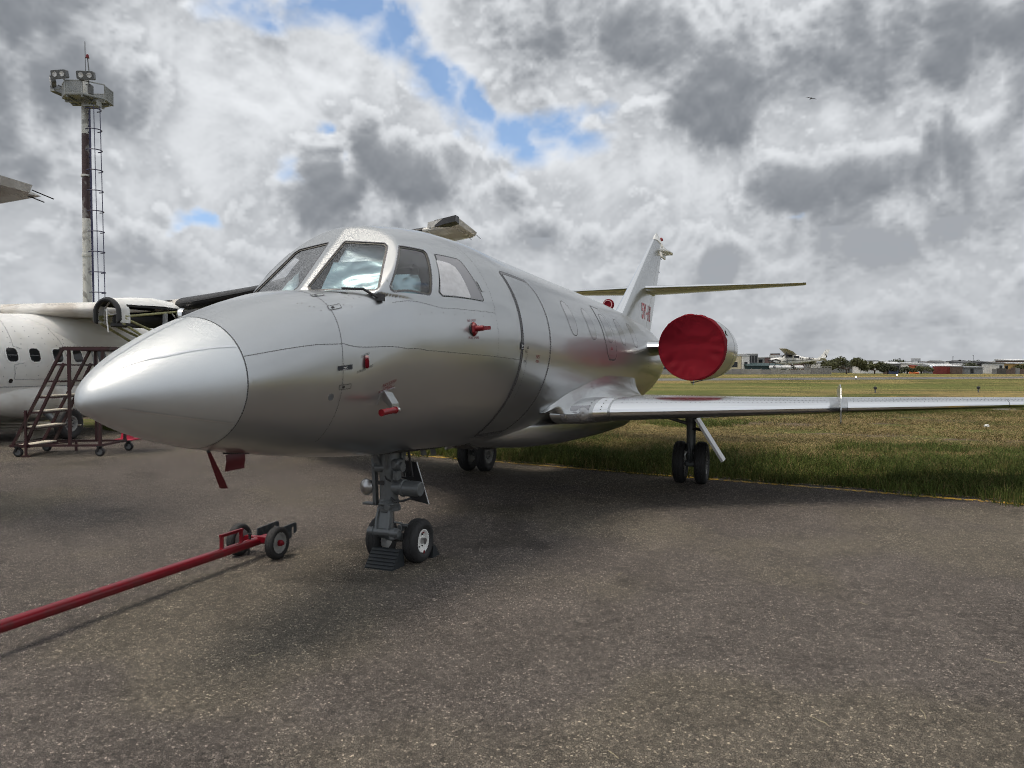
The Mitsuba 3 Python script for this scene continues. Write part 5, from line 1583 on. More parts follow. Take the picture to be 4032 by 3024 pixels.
# ================================================================ the far side of the airfield
simple('wall_cream', grain((.52, .46, .33), .15, 1.2, .2, lo_amt=.2), .8)
simple('wall_white', grain((.58, .58, .57), .15, 1.2, .2, lo_amt=.25), .8)
simple('wall_grey', grain((.19, .195, .20), .2, 1.2, .2, lo_amt=.25), .8)
simple('wall_maroon', grain((.13, .085, .085), .2, 1.2, .2, lo_amt=.25), .8)
simple('wall_navy', grain((.085, .09, .11), .2, 1.2, .2, lo_amt=.25), .8)
simple('wall_dark', grain((.075, .07, .065), .3, 1.5, .3, lo_amt=.4), .85)
simple('wall_brown', grain((.12, .085, .07), .3, 1.5, .3, lo_amt=.4), .85)
simple('wall_ochre', (.42, .27, .10), .8)
simple('roof_dark', (.055, .058, .062), .7)
simple('roof_grey', (.17, .18, .19), .6)
simple('roof_light', (.48, .49, .50), .5)
simple('roof_green', (.018, .040, .042), .6)
simple('box_red', grain((.17, .030, .026), .4, 1.5, .3, lo_amt=.4), .6)
simple('box_blue', (.035, .05, .11), .6)
simple('orange_skin', (.60, .16, .05), .5)
simple('tank_white', grain((.66, .66, .66), .1, 1, .3, lo_amt=.2), .4)
simple('tank_black', (.02, .02, .022), .5)
simple('panel_board', grain((.20, .195, .19), .3, 2, .4, lo_amt=.4), .85)


def house(name, label, cat, x0, x1, y, dep, z1, wall, roof='roof_dark', roof_h=.0, over=.25, wins=(), group=None, parapet=.25):
    """A building front facing the camera, with its side and roof: walls, roof, window (> pane)."""
    t = thing(name, label, cat, group)
    wput(t, 'wall', box(((x0 + x1) / 2, y + dep / 2, z1 / 2), (x1 - x0, dep, z1)), wall, False)
    if roof_h > 0:
        v = np.array([(x0 - over, y - over, z1), (x1 + over, y - over, z1), (x1 + over, y + dep + over, z1 + roof_h), (x0 - over, y + dep + over, z1 + roof_h)])
        wput(t, 'roof', trimesh.convex.convex_hull(np.vstack([v + [0, 0, .01], v + [0, 0, .16], [(x0 - over + .1, y + dep + over - .1, z1), (x1 + over - .1, y + dep + over - .1, z1)]])), roof, False)
    else:
        wput(t, 'roof', cat_(box(((x0 + x1) / 2, y + dep / 2, z1 + .06), (x1 - x0 - .3, dep - .3, .1)), box(((x0 + x1) / 2, y - .0, z1 + parapet / 2 + .002), (x1 - x0 + .12, .2, parapet)), box((x0, y + dep / 2 + .1, z1 + parapet / 2 + .002), (.2, dep, parapet))), roof, False)
    for wx0, wx1, wz0, wz1 in wins:
        k = wput(t, 'window', cat_(box(((wx0 + wx1) / 2, y - .02, wz0 - .03), (wx1 - wx0 + .16, .12, .06)), box(((wx0 + wx1) / 2, y - .02, wz1 + .03), (wx1 - wx0 + .16, .10, .06)), box((wx0 - .04, y - .02, (wz0 + wz1) / 2), (.07, .10, wz1 - wz0)), box((wx1 + .04, y - .02, (wz0 + wz1) / 2), (.07, .10, wz1 - wz0)), box(((wx0 + wx1) / 2, y - .03, (wz0 + wz1) / 2), (.05, .08, wz1 - wz0))), 'roof_dark', False)
        wput(k, 'pane', box(((wx0 + wx1) / 2, y - .015, (wz0 + wz1) / 2), (wx1 - wx0, .05, wz1 - wz0)), 'dark_glass', False)
    return t


house('villa', 'cream walled building with a dark square window, left of the row behind the airfield wall', 'building', 62.6, 69.2, 222, 8, 5.5, 'wall_cream', 'roof_light', wins=((66.1, 68.0, 2.2, 3.6),))
house('annex', 'narrow white building face with one tall window joining the cream building', 'building', 69.35, 71.45, 221.2, 7, 5.45, 'wall_white', 'roof_light', wins=((69.95, 70.75, 2.2, 3.6),))
house('office_block', 'dark grey block with tall slit windows and pale flat roof, right of the cream building', 'building', 71.7, 75.1, 224.5, 9, 6.0, 'wall_grey', 'roof_light', wins=((72.4, 72.9, 3.6, 5.5), (73.3, 73.8, 3.6, 5.5), (74.2, 74.7, 3.6, 5.5), (72.4, 72.9, 2.4, 3.1), (73.3, 73.8, 2.4, 3.1)))
house('shed', 'low dark green shed with sloping roof before the grey block', 'shed', 70.0, 80.5, 218, 5, 2.35, 'roof_green', 'roof_green', .8)
for i, (x0_, x1_, m_, w_, lb) in enumerate(((80.3, 82.4, 'wall_grey', 'a', 'grey house front at the left end of the flat roofed terrace'), (82.5, 85.0, 'wall_maroon', 'b', 'maroon house front in the flat roofed terrace'), (85.1, 86.5, 'wall_white', 'c', 'white house front between the maroon and the navy one'), (86.6, 89.0, 'wall_navy', 'd', 'dark navy house front in the flat roofed terrace'), (89.1, 90.3, 'wall_white', 'e', 'white house front right of the navy one'), (90.4, 95.5, 'wall_maroon', 'f', 'brownish house front at the right end of the terrace'))):
    house('terrace_house', lb, 'house', x0_, x1_, 240 + .2 * (i % 2), 9, 5.15 + .08 * (i % 2), m_, 'roof_light', wins=((x0_ + .5, x0_ + 1.0, 3.9, 4.6),) if w_ in 'ce' else (((x0_ + .3, x0_ + 1.4, 3.6, 4.6),) if w_ == 'a' else ()))
house('roof_house', 'pale box and chimney standing higher behind the terrace', 'house', 90.4, 93.7, 252, 6, 6.1, 'wall_white', 'roof_light')
house('roof_house', 'small brownish penthouse on top, above the pale box behind the terrace', 'house', 91.3, 93.3, 256, 4, 6.75, 'wall_brown', 'roof_grey')
# white storage tank lying on saddles
t = thing('storage_tank', 'long white cylindrical tank lying behind the airfield wall', 'tank')
wput(t, 'shell', lathe([(0, .05), (.05, .35), (.25, .52), (.6, .56), (9.6, .56), (9.95, .52), (10.15, .35), (10.2, .05)], (75.95, 217.2, 2.02), (1, .0, 0), 28), 'tank_white', 50)
for x_ in (77.6, 80.9, 84.4):
    wput(t, 'saddle', box((x_, 217.2, .95), (.3, 1.2, 1.9)), 'wall_grey', False)
for x_ in (79.3, 83.2):
    wput(t, 'strap', lathe([(0, .565), (0, .58), (.12, .58), (.12, .565)], (x_, 217.2, 2.02), (1, 0, 0), 24, True), 'roof_dark', False)
# boundary wall of panels
t = thing('boundary_wall', 'long grey concrete panel wall along the far edge of the grass', 'wall')
x = 20.0
i = 0
while x < 85.4:
    w_ = 2.9
    y = 212.6 + .05 * (x - 65)
    h_ = 1.5 + rng.uniform(-.22, .08)
    if x + w_ > 60:
        wput(t, 'panel', box((x + w_ / 2, y, h_ / 2), (w_ - .16, .12, h_), rz(.05) if False else None), 'concrete' if i % 3 else 'panel_board', False)
        wput(t, 'post', box((x, y, .85), (.18, .2, 1.7)), 'concrete', False)
    x += w_
    i += 1
wput(t, 'far_run', box((40, 211.5, .74), (39, .12, 1.48)), 'concrete', False, kind='stuff')
t = thing('panel_fence', 'row of dark upright panels framed by pale posts, right of the grey wall', 'fence')
for k, x_ in enumerate(np.linspace(85.9, 92.9, 8)):
    wput(t, 'post', box((x_, 214, 1.12), (.16, .16, 2.24)), 'concrete', False)
    if k < 7:
        wput(t, 'panel', box((x_ + .5, 214.05, .95), (.82, .08, 1.9)), 'panel_board', False)
wput(t, 'rail', box((89.4, 213.95, 2.2), (7.2, .12, .14)), 'concrete', False)
house('hut', 'dark blue shed glimpsed between the jet and its engine cover', 'shed', 44.3, 46.6, 213.5, 4, 2.0, 'box_blue', 'roof_grey', .4)
house('hut', 'small white kiosk left of the dark blue shed under the engine', 'shed', 41.6, 43.8, 214.5, 3, 2.9, 'wall_white', 'roof_grey', .4)
house('hut', 'long low grey building seen under the jet engine', 'shed', 30.0, 41.0, 218.5, 4, 3.2, 'wall_grey', 'roof_dark', .6)
# houses, containers and sheds at the right
for a in (('flat_house', 'small pale house with a grey roof left of the billboard', 'house', 119.5, 126.0, 250, 8, 2.9, 'wall_white', 'roof_light', .9),
          ('flat_house', 'grey house with dark eaves under the billboard', 'house', 127.0, 140.0, 262, 8, 3.3, 'wall_grey', 'roof_light', .7),
          ('flat_house', 'pale house with windows right below the billboard', 'house', 138.5, 142.5, 255, 8, 3.3, 'wall_white', 'roof_light', .4),
          ('flat_house', 'wide grey pitched roof house behind the red containers', 'house', 141.5, 149.5, 259, 8, 2.5, 'wall_grey', 'roof_grey', 1.3),
          ('flat_house', 'low light grey roofed house behind the red containers, right of the pitched roof', 'house', 145.0, 153.5, 251, 8, 2.4, 'wall_grey', 'roof_light', .8),
          ('flat_house', 'tall pale house with a dark overhanging roof, highest in the right hand row', 'house', 154.2, 158.2, 250, 9, 3.55, 'wall_white', 'roof_dark', .6),
          ('flat_house', 'dark house between the two pale houses of the right hand row', 'house', 158.6, 160.6, 252, 8, 3.3, 'wall_dark', 'roof_dark', .5),
          ('flat_house', 'pale house with dark sloping roof right of the tall one', 'house', 160.9, 164.2, 249, 8, 3.4, 'wall_white', 'roof_dark', .7),
          ('flat_house', 'white gabled house with a dark door near the right edge', 'house', 157.9, 160.0, 239, 8, 3.35, 'wall_white', 'roof_dark', .4),
          ('flat_house', 'ochre and white two storey house by the right edge', 'house', 160.4, 163.6, 240, 8, 3.3, 'wall_ochre', 'roof_light', .3),
          ('flat_house', 'long ochre house at the right edge', 'house', 163.9, 172.0, 240.5, 8, 3.25, 'wall_ochre', 'roof_light', .3),
          ('flat_house', 'pinkish house rising at the right edge above the ochre one', 'house', 177.5, 186.0, 262, 8, 4.5, 'wall_brown', 'roof_light', .5)):
    x0_, x1_, y_, z_ = a[3], a[4], a[5], a[7]
    house(*a, wins=[(x, x + .8, z_ - 1.7, z_ - .7) for x in np.arange(x0_ + .6, x1_ - 1.0, 1.9)])
for i, (x0_, x1_, y_, h_, m_, lb) in enumerate(((131.2, 134.0, 228, 2.4, 'box_red', 'red container with a pale roof edge, left of three'), (134.4, 136.4, 229.5, 2.3, 'box_red', 'red container in the middle of three'), (136.0, 139.0, 228, 2.25, 'wall_brown', 'brown red container, right of three'), (116.3, 118.2, 226, 1.35, 'box_blue', 'dark blue tank box under the brown one by the bushes'))):
    t = thing('container', lb, 'container')
    wput(t, 'body', box(((x0_ + x1_) / 2, y_, h_ / 2), (x1_ - x0_, 2.4, h_)), m_, False)
    wput(t, 'rib', cat_(*[box((x, y_ - 1.22, h_ / 2), (.09, .08, h_ - .3)) for x in np.arange(x0_ + .15, x1_, .3)]), m_, False, kind='stuff')
    wput(t, 'roof_rail', box(((x0_ + x1_) / 2, y_ - 1.1, h_ + .06), (x1_ - x0_ + .1, .3, .12)), 'roof_light' if i == 0 else 'roof_grey', False)
house('stall', 'brown roofed stall standing on the dark blue box by the bushes', 'shed', 116.4, 118.4, 228.5, 2, 2.3, 'wall_brown', 'roof_grey', .2)
house('stall', 'orange red hut left of the containers', 'shed', 131.2, 132.7, 241, 2, 2.5, 'orange_skin', 'box_red', .2)
house('stall', 'grey lean-to shed with open front among the right hand plots', 'shed', 140.4, 146.0, 228, 3, 1.95, 'wall_grey', 'roof_grey', .3, wins=((142.2, 143.1, .3, 1.6),))
t = thing('plot_wall', 'dark wall of planks and sheets in front of the right hand houses', 'wall')
for x in np.arange(147.5, 176, 1.45):
    h_ = 1.75 + rng.uniform(-.3, .25)
    wput(t, 'sheet', box((x + .7, 226 + rng.uniform(-.1, .1), h_ / 2), (1.38, .1, h_)), ('wall_dark', 'wall_brown', 'wall_brown', 'panel_board')[int(rng.integers(0, 4))], False)
t = thing('billboard', 'wide pale billboard on posts above the far roofs', 'billboard')
wput(t, 'board', box((142.7, 260, 4.78), (3.4, .2, 1.0)), 'roof_light', False)
wput(t, 'slat', cat_(*[box((142.7, 259.87, z_), (3.3, .06, .10)) for z_ in (4.45, 4.78, 5.1)]), 'wall_grey', False)
for x_ in (141.5, 143.9):
    wput(t, 'post', box((x_, 260.2, 2.2), (.18, .18, 4.4)), 'roof_dark', False)
for x_, y_, z_, lb in ((164.4, 270, 4.3, 'black plastic water tank on the roofs at the right'), (155.9, 300, 4.0, 'black plastic water tank left of the billboard'), (157.4, 300, 4.0, 'smaller black water tank next to the one left of the billboard')):
    t = thing('water_tank', lb, 'water tank')
    wput(t, 'body', lathe([(0, .38), (.05, .42), (.45, .42), (.5, .36), (.58, .15), (.6, .01)], (x_, y_, z_), (0, 0, 1), 16), 'tank_black', 40)
    wput(t, 'stand', box((x_, y_, z_ / 2), (.9, .9, z_)), 'wall_grey', False)
for x_, lb in ((136.75, 'silver round tank on the ground behind the red containers, left'), (137.75, 'silver round tank behind the red containers, right')):
    t = thing('silver_tank', lb, 'tank')
    wput(t, 'dome', lathe([(-.5, .48), (0, .48), (.25, .42), (.4, .22), (.45, .01)], (x_, 240, 2.45), (0, 0, 1), 18), 'bare_metal', 50)
    wput(t, 'stand', box((x_, 240, .97), (.8, .8, 1.94)), 'wall_grey', False)
t = thing('orange_drum', 'orange drum lying on the grass edge before the far plots', 'drum')
wput(t, 'drum', lathe([(0, .05), (.02, .3), (1.1, .3), (1.12, .05)], (122.85, 224, .33), (1, .1, -.05), 16), 'orange_skin', 40)
for x_, y_, z_, lb in ((156.8, 250, 6.0, 'thin pole with a small tray on top above the right hand roofs'), (149.9, 250, 5.6, 'thin pole with tray, left of the other one')):
    t = thing('aerial_pole', lb, 'pole')
    wput(t, 'pole', tube([(x_, y_, 0), (x_, y_, z_)], .06, 6), 'roof_dark')
    wput(t, 'tray', lathe([(0, .05), (.12, .30), (.16, .30), (.2, .05)], (x_, y_, z_ - .1), (0, 0, 1), 10), 'roof_dark')

t = thing('far_suburb', 'hazy strip of tiny roofs far behind the right hand houses', 'suburb')
rs = np.random.default_rng(77)
for mt_ in ('wall_white', 'wall_grey', 'roof_dark', 'wall_brown', 'roof_grey'):
    bx_ = []
    for _ in range(44):
        y_ = rs.uniform(285, 420)
        x_ = y_ * rs.uniform(.40, .98)
        w_, h_ = rs.uniform(4, 10), rs.uniform(2.6, 4.6) * y_ / 330
        bx_.append(box((x_, y_, h_ / 2), (w_, 6, h_)))
        if mt_ in ('roof_dark', 'roof_grey'):
            bx_.append(trimesh.convex.convex_hull(np.array([(x_ - w_ / 2 - .4, y_ - 3.4, h_), (x_ + w_ / 2 + .4, y_ - 3.4, h_), (x_ + w_ / 2 + .4, y_ + 3.4, h_), (x_ - w_ / 2 - .4, y_ + 3.4, h_), (x_ - w_ / 2, y_, h_ + .8), (x_ + w_ / 2, y_, h_ + .8)])))
    wput(t, 'roofs', cat_(*bx_), mt_, False, kind='stuff')
tag(t, kind='stuff')

# ---------------------------------------------------------------- trees and bushes beyond the airfield
simple('bark', (.06, .045, .035), .9)
LEAF = {'leaf_olive': (.080, .085, .034), 'leaf_dark': (.050, .058, .030), 'leaf_pale': (.12, .12, .06)}
for k_, c_ in LEAF.items():
    scene[k_] = {'type': 'twosided', 'bsdf': {'type': 'principled', 'base_color': grain(c_, .7, 2.0, .4, lo_amt=.5), 'roughness': .7}}


def leaves(centres, radii, n, size, seed):
    r = np.random.default_rng(seed)
    k = r.choice(len(centres), n, p=np.array(radii) ** 2 / (np.array(radii) ** 2).sum())
    d = r.normal(size=(n, 3))
    d /= np.linalg.norm(d, axis=1, keepdims=True)
    p = np.array(centres)[k] + d * np.array(radii)[k][:, None] * (r.uniform(.5, 1.08, (n, 1))) * [1, 1, .75]
    u = r.normal(size=(n, 3))
    u /= np.linalg.norm(u, axis=1, keepdims=True)
    v = np.cross(u, r.normal(size=(n, 3)))
    v /= np.linalg.norm(v, axis=1, keepdims=True)
    s = size * r.uniform(.5, 1.3, (n, 1))
    V = np.stack([p - u * s, p + v * s * .6, p + u * s, p - v * s * .6], 1).reshape(-1, 3)
    i = np.arange(n)[:, None] * 4
    return trimesh.Trimesh(V, np.vstack([i + [0, 1, 2], i + [0, 2, 3]]), process=False)


def tree(name, label, x, y, w, h, mtl, seed, trunk=.35, n=1500, size=.32, flat=1.0, cat='tree', group=None):
    r = np.random.default_rng(seed)
    t = thing(name, label, cat, group)
    m = 9
    cen, rad = [], []
    for _ in range(m):
        q = r.uniform(-1, 1)
        rr_ = w * r.uniform(.16, .30)
        cen.append((x + q * w * .38, y + r.uniform(-.35, .35) * w, h * (trunk + (1 - trunk) * (.35 + .5 * (1 - q * q) * r.uniform(.5, 1)) * flat)))
        rad.append(min(rr_, h * .38))
    wput(t, 'crown', leaves(cen, rad, n, size, seed), mtl, False)
    br = [tube([(x, y, 0), (x + r.uniform(-.2, .2), y, h * .3), c], [.16, .12, .05], 6) for c in cen[:5]]
    wput(t, 'trunk', cat_(*br), 'bark')
    return t


tree('acacia_tree', 'wide flat topped olive green tree behind the flying aeroplane', 101.0, 222, 15, 4.6, 'leaf_olive', 3, .30, 3600, .30)
tree('acacia_tree', 'lower olive tree continuing the flat topped one to the right', 110.5, 224, 9, 3.5, 'leaf_olive', 5, .2, 1800, .30)
tree('dark_bush', 'dark dense bush at the left end of the right hand plots', 113.0, 221, 5.5, 3.2, 'leaf_dark', 8, .05, 1800, .26, cat='bush')
tree('dark_bush', 'small dark bush before the grey house left of the containers', 121.5, 226, 4.0, 2.2, 'leaf_dark', 9, .05, 900, .25, cat='bush')
tree('dark_bush', 'scrubby bush between the orange hut and the small house', 127.5, 229, 6.0, 2.4, 'leaf_olive', 12, .05, 1100, .25, cat='bush')
tree('pale_tree', 'thin pale tree behind the flying aeroplane tail', 95.0, 235, 5, 5.0, 'leaf_pale', 14, .4, 700, .25)
for i, (x_, y_, w_, h_, mt) in enumerate(((147, 236, 6, 3.2, 'leaf_dark'), (151.5, 243, 5, 3.6, 'leaf_dark'), (164.5, 238, 3.5, 2.9, 'leaf_olive'), (170, 268, 8, 4.6, 'leaf_dark'), (126, 275, 10, 4.4, 'leaf_dark'), (135, 280, 9, 4.6, 'leaf_olive'), (149, 285, 12, 5.0, 'leaf_dark'))):
    tree('plot_tree', 'dark round tree standing among the small houses at the right', x_, y_, w_, h_, mt, 30 + i, .15, 900, .34, group='trees among the right hand houses')
# trees further round to the right: they are what the jet's flank mirrors
for i, (az_, d_, w_, h_) in enumerate(((41, 190, 22, 9), (45, 175, 26, 11), (49.5, 180, 20, 12), (53, 165, 24, 10), (58, 170, 28, 12), (64, 160, 26, 11), (71, 165, 30, 12), (79, 170, 30, 11))):
    tree('field_tree', 'large dark tree at the edge of the airfield, right of the picture', d_ * math.sin(math.radians(az_)), d_ * math.cos(math.radians(az_)), w_, h_, 'leaf_dark', 60 + i, .1, 1300, .9, group='trees right of the picture')

# ---------------------------------------------------------------- light aeroplane landing over the runway
t = thing('light_aeroplane', 'small white high wing aeroplane with black swirl stripes flying low over the runway', 'aeroplane')
LO, LY = np.array([42.6, 112.0, 2.92]), 0.50          # nose to the left and away from the camera
LH, LP = np.array([-math.cos(LY), math.sin(LY), .02]), np.array([-math.sin(LY), -math.cos(LY), .0])
BK = .10
LP = LP * math.cos(BK) + np.array([0, 0, math.sin(BK)])
LZ = np.cross(LH, LP) * -1
if LZ[2] < 0:
    LZ = -LZ


def lp_(m):
    m = m.copy()
    v = m.vertices
    m.vertices = LO + v[:, :1] * LH + v[:, 1:2] * LP + v[:, 2:] * LZ
    return m


S = []
for a, hw, zt_, zb_ in ((3.15, .22, .18, -.18), (3.0, .42, .32, -.35), (2.2, .50, .42, -.50), (1.35, .52, .48, -.58), (.9, .52, .95, -.60), (0, .52, 1.0, -.58), (-.9, .46, .86, -.48), (-1.6, .36, .62, -.32), (-3.0, .22, .42, -.08), (-4.6, .07, .32, .10)):
    u = np.linspace(0, 2 * PI, 24, endpoint=False)
    S.append(np.c_[np.full(24, a), np.sign(np.cos(u)) * np.abs(np.cos(u)) ** .7 * hw, (zt_ + zb_) / 2 + np.sign(np.sin(u)) * np.abs(np.sin(u)) ** .7 * (zt_ - zb_) / 2])
wput(t, 'fuselage', lp_(loft(S)), 'white_aircraft', 50)
f_, l_ = foil_pair = (lambda n: (5 * n * (.2969 * np.sqrt(XC) - .126 * XC - .3516 * XC ** 2 + .2843 * XC ** 3 - .1030 * XC ** 4) + .05 * XC * (1 - XC), -5 * n * .6 * (.2969 * np.sqrt(XC) - .126 * XC - .3516 * XC ** 2 + .2843 * XC ** 3 - .1030 * XC ** 4)))(.12)
wput(t, 'wing', lp_(loft([np.c_[1.05 - c * np.r_[XC[::-1], XC[1:]], np.full(51, b), 1.02 + abs(b) * .03 + c * np.r_[f_[::-1], l_[1:]]] for b, c in ((-5.5, 1.0), (-2.6, 1.6), (0, 1.63), (2.6, 1.6), (5.5, 1.0))])), 'white_under', 40)
for s_ in (-1, 1):
    wput(t, 'wing_strut', lp_(tube([(.55, s_ * .5, -.42), (.45, s_ * 2.5, 1.05)], .05, 8)), 'lamp_grey')
    wput(t, 'side_window', lp_(cat_(box((.35, s_ * .525, .62), (1.0, .03, .42), None, .01), box((-.75, s_ * .485, .55), (.75, .03, .32), None, .01))), 'dark_glass', False)
    k = wput(t, 'main_leg', lp_(tube([(-.2, s_ * .4, -.45), (-.28, s_ * 1.15, -.95)], .05, 8)), 'white_aircraft')
    ty, rim = wheel((-.28, s_ * 1.22, -.98), (0, 1, 0), .21, .15, .09, 18)
    wput(k, 'tyre', lp_(ty), 'tyre_rubber')
    wput(t, 'swirl', lp_(cat_(tube([(2.95, s_ * .42, -.10), (2.2, s_ * .515, .12), (1.5, s_ * .535, -.12), (1.75, s_ * .535, -.42)], [.05, .12, .10, .04], 8), tube([(1.3, s_ * .535, -.2), (.4, s_ * .54, -.05), (-.8, s_ * .49, .0), (-2.6, s_ * .27, .14)], [.03, .045, .04, .015], 8), tube([(3.05, s_ * .36, .05), (2.9, s_ * .46, -.2), (2.3, s_ * .51, -.42)], [.1, .16, .06], 8))), 'boot_black')
    wput(t, 'tailplane', lp_(loft([np.c_[[-4.0 - .12 * b, -4.85, -4.85, -4.0 - .12 * b], np.full(4, s_ * b), [.32, .30, .27, .26]] for b in (.05, 1.7)])), 'white_aircraft', False)
wput(t, 'windscreen', lp_(loft([[(1.38, y, .50) for y in (-.46, .46)] + [(.93, y, .96) for y in (.44, -.44)], [(1.42, y, .50) for y in (-.47, .47)] + [(.97, y, .97) for y in (.45, -.45)]])), 'dark_glass', False)
wput(t, 'fin', lp_(loft([np.c_[[a0_, a1_, a1_, a0_], [w_, w_ * .4, -w_ * .4, -w_], np.full(4, z_)] for z_, a0_, a1_, w_ in ((.30, -3.4, -4.75, .05), (.7, -4.0, -4.9, .045), (1.75, -4.75, -5.3, .03))])), 'white_aircraft', False)
wput(t, 'fin_swirl', lp_(tube([(-4.6, -.0, .35), (-4.9, 0, .7), (-4.75, 0, 1.05), (-4.55, 0, 1.15)], [.03, .09, .09, .04], 8)), 'boot_black')
k = wput(t, 'nose_leg', lp_(tube([(2.3, 0, -.45), (2.45, 0, -.92)], .045, 8)), 'lamp_grey')
ty, rim = wheel((2.47, 0, -.98), (0, 1, 0), .19, .13, .08, 18)
wput(k, 'tyre', lp_(ty), 'tyre_rubber')
wput(t, 'propeller', lp_(cat_(loft([[(3.2, -.06 * q, z_), (3.23, .06 * q, z_), (3.21, .06 * q, z_ + .001), (3.18, -.06 * q, z_ + .001)] for z_, q in ((-.95, .5), (-.5, 1.2), (0, .8), (.5, 1.2), (.95, .5))]), lathe([(0, .16), (.15, .13), (.3, .02)], (3.15, 0, 0), (1, 0, 0), 16))), 'boot_black', False)
m = meshkit.text_mesh('5Y-NND', .34, .01, True)
v = m.vertices.copy()
m.vertices = np.c_[-1.15 - v[:, 0] * 1.02, .30 - .075 * (v[:, 0]) + .13 + v[:, 2], v[:, 1] + .09 + .03 * v[:, 0]]
wput(t, 'registration', lp_(m), 'black_ink', False)

# ---------------------------------------------------------------- small things on the field
for x_, y_, c_, lb in ((53.55, 114.45, (9, 9, 8.5), 'lit white runway edge light in the far grass'), (79.02, 150.94, (10, 6, .9), 'lit yellow runway edge light in the far grass')):
    t = thing('runway_light', lb, 'runway light')
    wput(t, 'stem', tube([(x_, y_, 0), (x_, y_, .28)], .05, 8), 'lamp_grey')
    wput(t, 'housing', lathe([(0, .12), (.05, .16), (.08, .14)], (x_, y_, .24), (0, 0, 1), 14), 'lamp_grey')
    k = t + '__lamp'
    g = trimesh.creation.icosphere(2, .13)
    g.apply_translation((x_, y_, .40))
    scene[k] = {**mikit.ply(g, 'lamp_glass', smooth=True), 'emitter': {'type': 'area', 'radiance': rgb(*c_)}}
for x_, y_, lb in ((26.4, 53.4, 'dark unlit field light just above the wing, near the fence plate'), (34.6, 54.5, 'dark unlit field light above the outer wing')):
    t = thing('runway_light', lb, 'runway light')
    wput(t, 'stem', tube([(x_, y_, 0), (x_, y_, .3)], .05, 8), 'lamp_grey')
    wput(t, 'head', lathe([(0, .08), (.04, .12), (.16, .11), (.20, .03)], (x_, y_, .26), (0, 0, 1), 14), 'boot_black')
t = thing('litter', 'crumpled white plastic scrap lying on the bare soil at the right', 'litter')
g = trimesh.creation.icosphere(3, 1.0)
g.vertices *= (1 + .5 * (meshkit.noise(g.vertices * 2.5 + 3, 2) - .5))[:, None] * [.075, .05, .04]
g.apply_translation((13.99, 21.63, .10))
wput(t, 'scrap', g, 'white_ink', False)
t = thing('litter', 'small black rubber scrap on the asphalt in the foreground', 'litter')
g = trimesh.creation.icosphere(2, 1.0)
g.vertices *= (1 + .6 * (meshkit.noise(g.vertices * 2 + 1, 4) - .5))[:, None] * [.028, .014, .006]
g.apply_transform(rz(.7))
g.apply_translation((-1.27, 3.06, .006))
wput(t, 'scrap', g, 'black_paint', False)
t = thing('bird', 'tiny dark bird gliding high in the clouds at the upper right', 'bird')
for s_ in (1, -1):
    wput(t, 'wing', trimesh.convex.convex_hull(np.array([(32.3 + x * 1.0, 80 + s_ * y * .3 + .1 * s_, 30.9 + z) for x, y, z in ((-.10 * s_, 0, 0), (.10, 0, 0), (s_ * .42, .3, .10), (s_ * .75, .6, .02), (s_ * .40, .4, .08), (0, 0, .05))])), 'black_paint', False)
wput(t, 'body', loft([[(32.3 - .05 + r_ * math.cos(u), 80 + a, 30.9 + r_ * math.sin(u)) for u in np.linspace(0, 2 * PI, 8, endpoint=False)] for a, r_ in ((-.3, .01), (-.15, .06), (.1, .06), (.35, .01))]), 'black_paint')
# dry stalks and pebbles on the apron
simple('straw_skin', (.46, .40, .27), .7)
for i, (x_, y_) in enumerate(((.45, 3.42), (1.52, 3.75), (2.10, 3.70), (1.95, 5.2), (2.65, 5.6), (.62, 5.9), (-.85, 3.25), (-1.55, 4.6), (2.15, 3.02), (.98, 6.4), (2.9, 4.5), (1.3, 8.1))):
    t = thing('straw', 'thin dry grass stalk lying on the asphalt', 'straw', 'dry stalks on the asphalt')
    r = np.random.default_rng(100 + i)
    a0_ = r.uniform(0, 6)
    k_ = r.uniform(-2.5, 2.5)
    s_ = np.linspace(0, r.uniform(.06, .13), 9)
    an = a0_ + k_ * s_ * 10
    P = np.c_[x_ + np.cumsum(np.cos(an)) * s_[1], y_ + np.cumsum(np.sin(an)) * s_[1], .005 + .006 * np.abs(np.sin(s_ * 40 + i))]
    wput(t, 'stalk', tube(P, .0016, 5), 'straw_skin')
peb = []
r = np.random.default_rng(55)
ic = trimesh.creation.icosphere(1, 1.0)
for i in range(900):
    y_ = r.uniform(2.2, 9.5)
    x_ = r.uniform(-.72, .72) * y_
    g = ic.copy()
    g.vertices = g.vertices * r.uniform(.7, 1.3, (len(g.vertices), 1)) * np.array([1, .8, .6]) * r.uniform(.003, .0075)
    g.apply_translation((x_, y_, .003))
    peb.append(g)
simple('pebble', proc(lambda p, n, uv: mix((.06, .055, .05), (.34, .31, .26), cell_rand(p.x * 40, p.y * 40))), .8)
put('gravel', cat_(*peb), 'pebble', False, label='loose pebbles scattered over the asphalt apron', cat='gravel', kind='stuff')

# ---------------------------------------------------------------- grass (tufts as instances)
for k_, c_ in {'grass_green': (.072, .098, .022), 'grass_olive': (.125, .124, .038), 'grass_straw': (.27, .205, .098)}.items():
    scene[k_] = {'type': 'twosided', 'bsdf': {'type': 'principled', 'base_color': grain(c_, .8, 7, .6, lo_amt=.5), 'roughness': .75, 'specular': .2}}


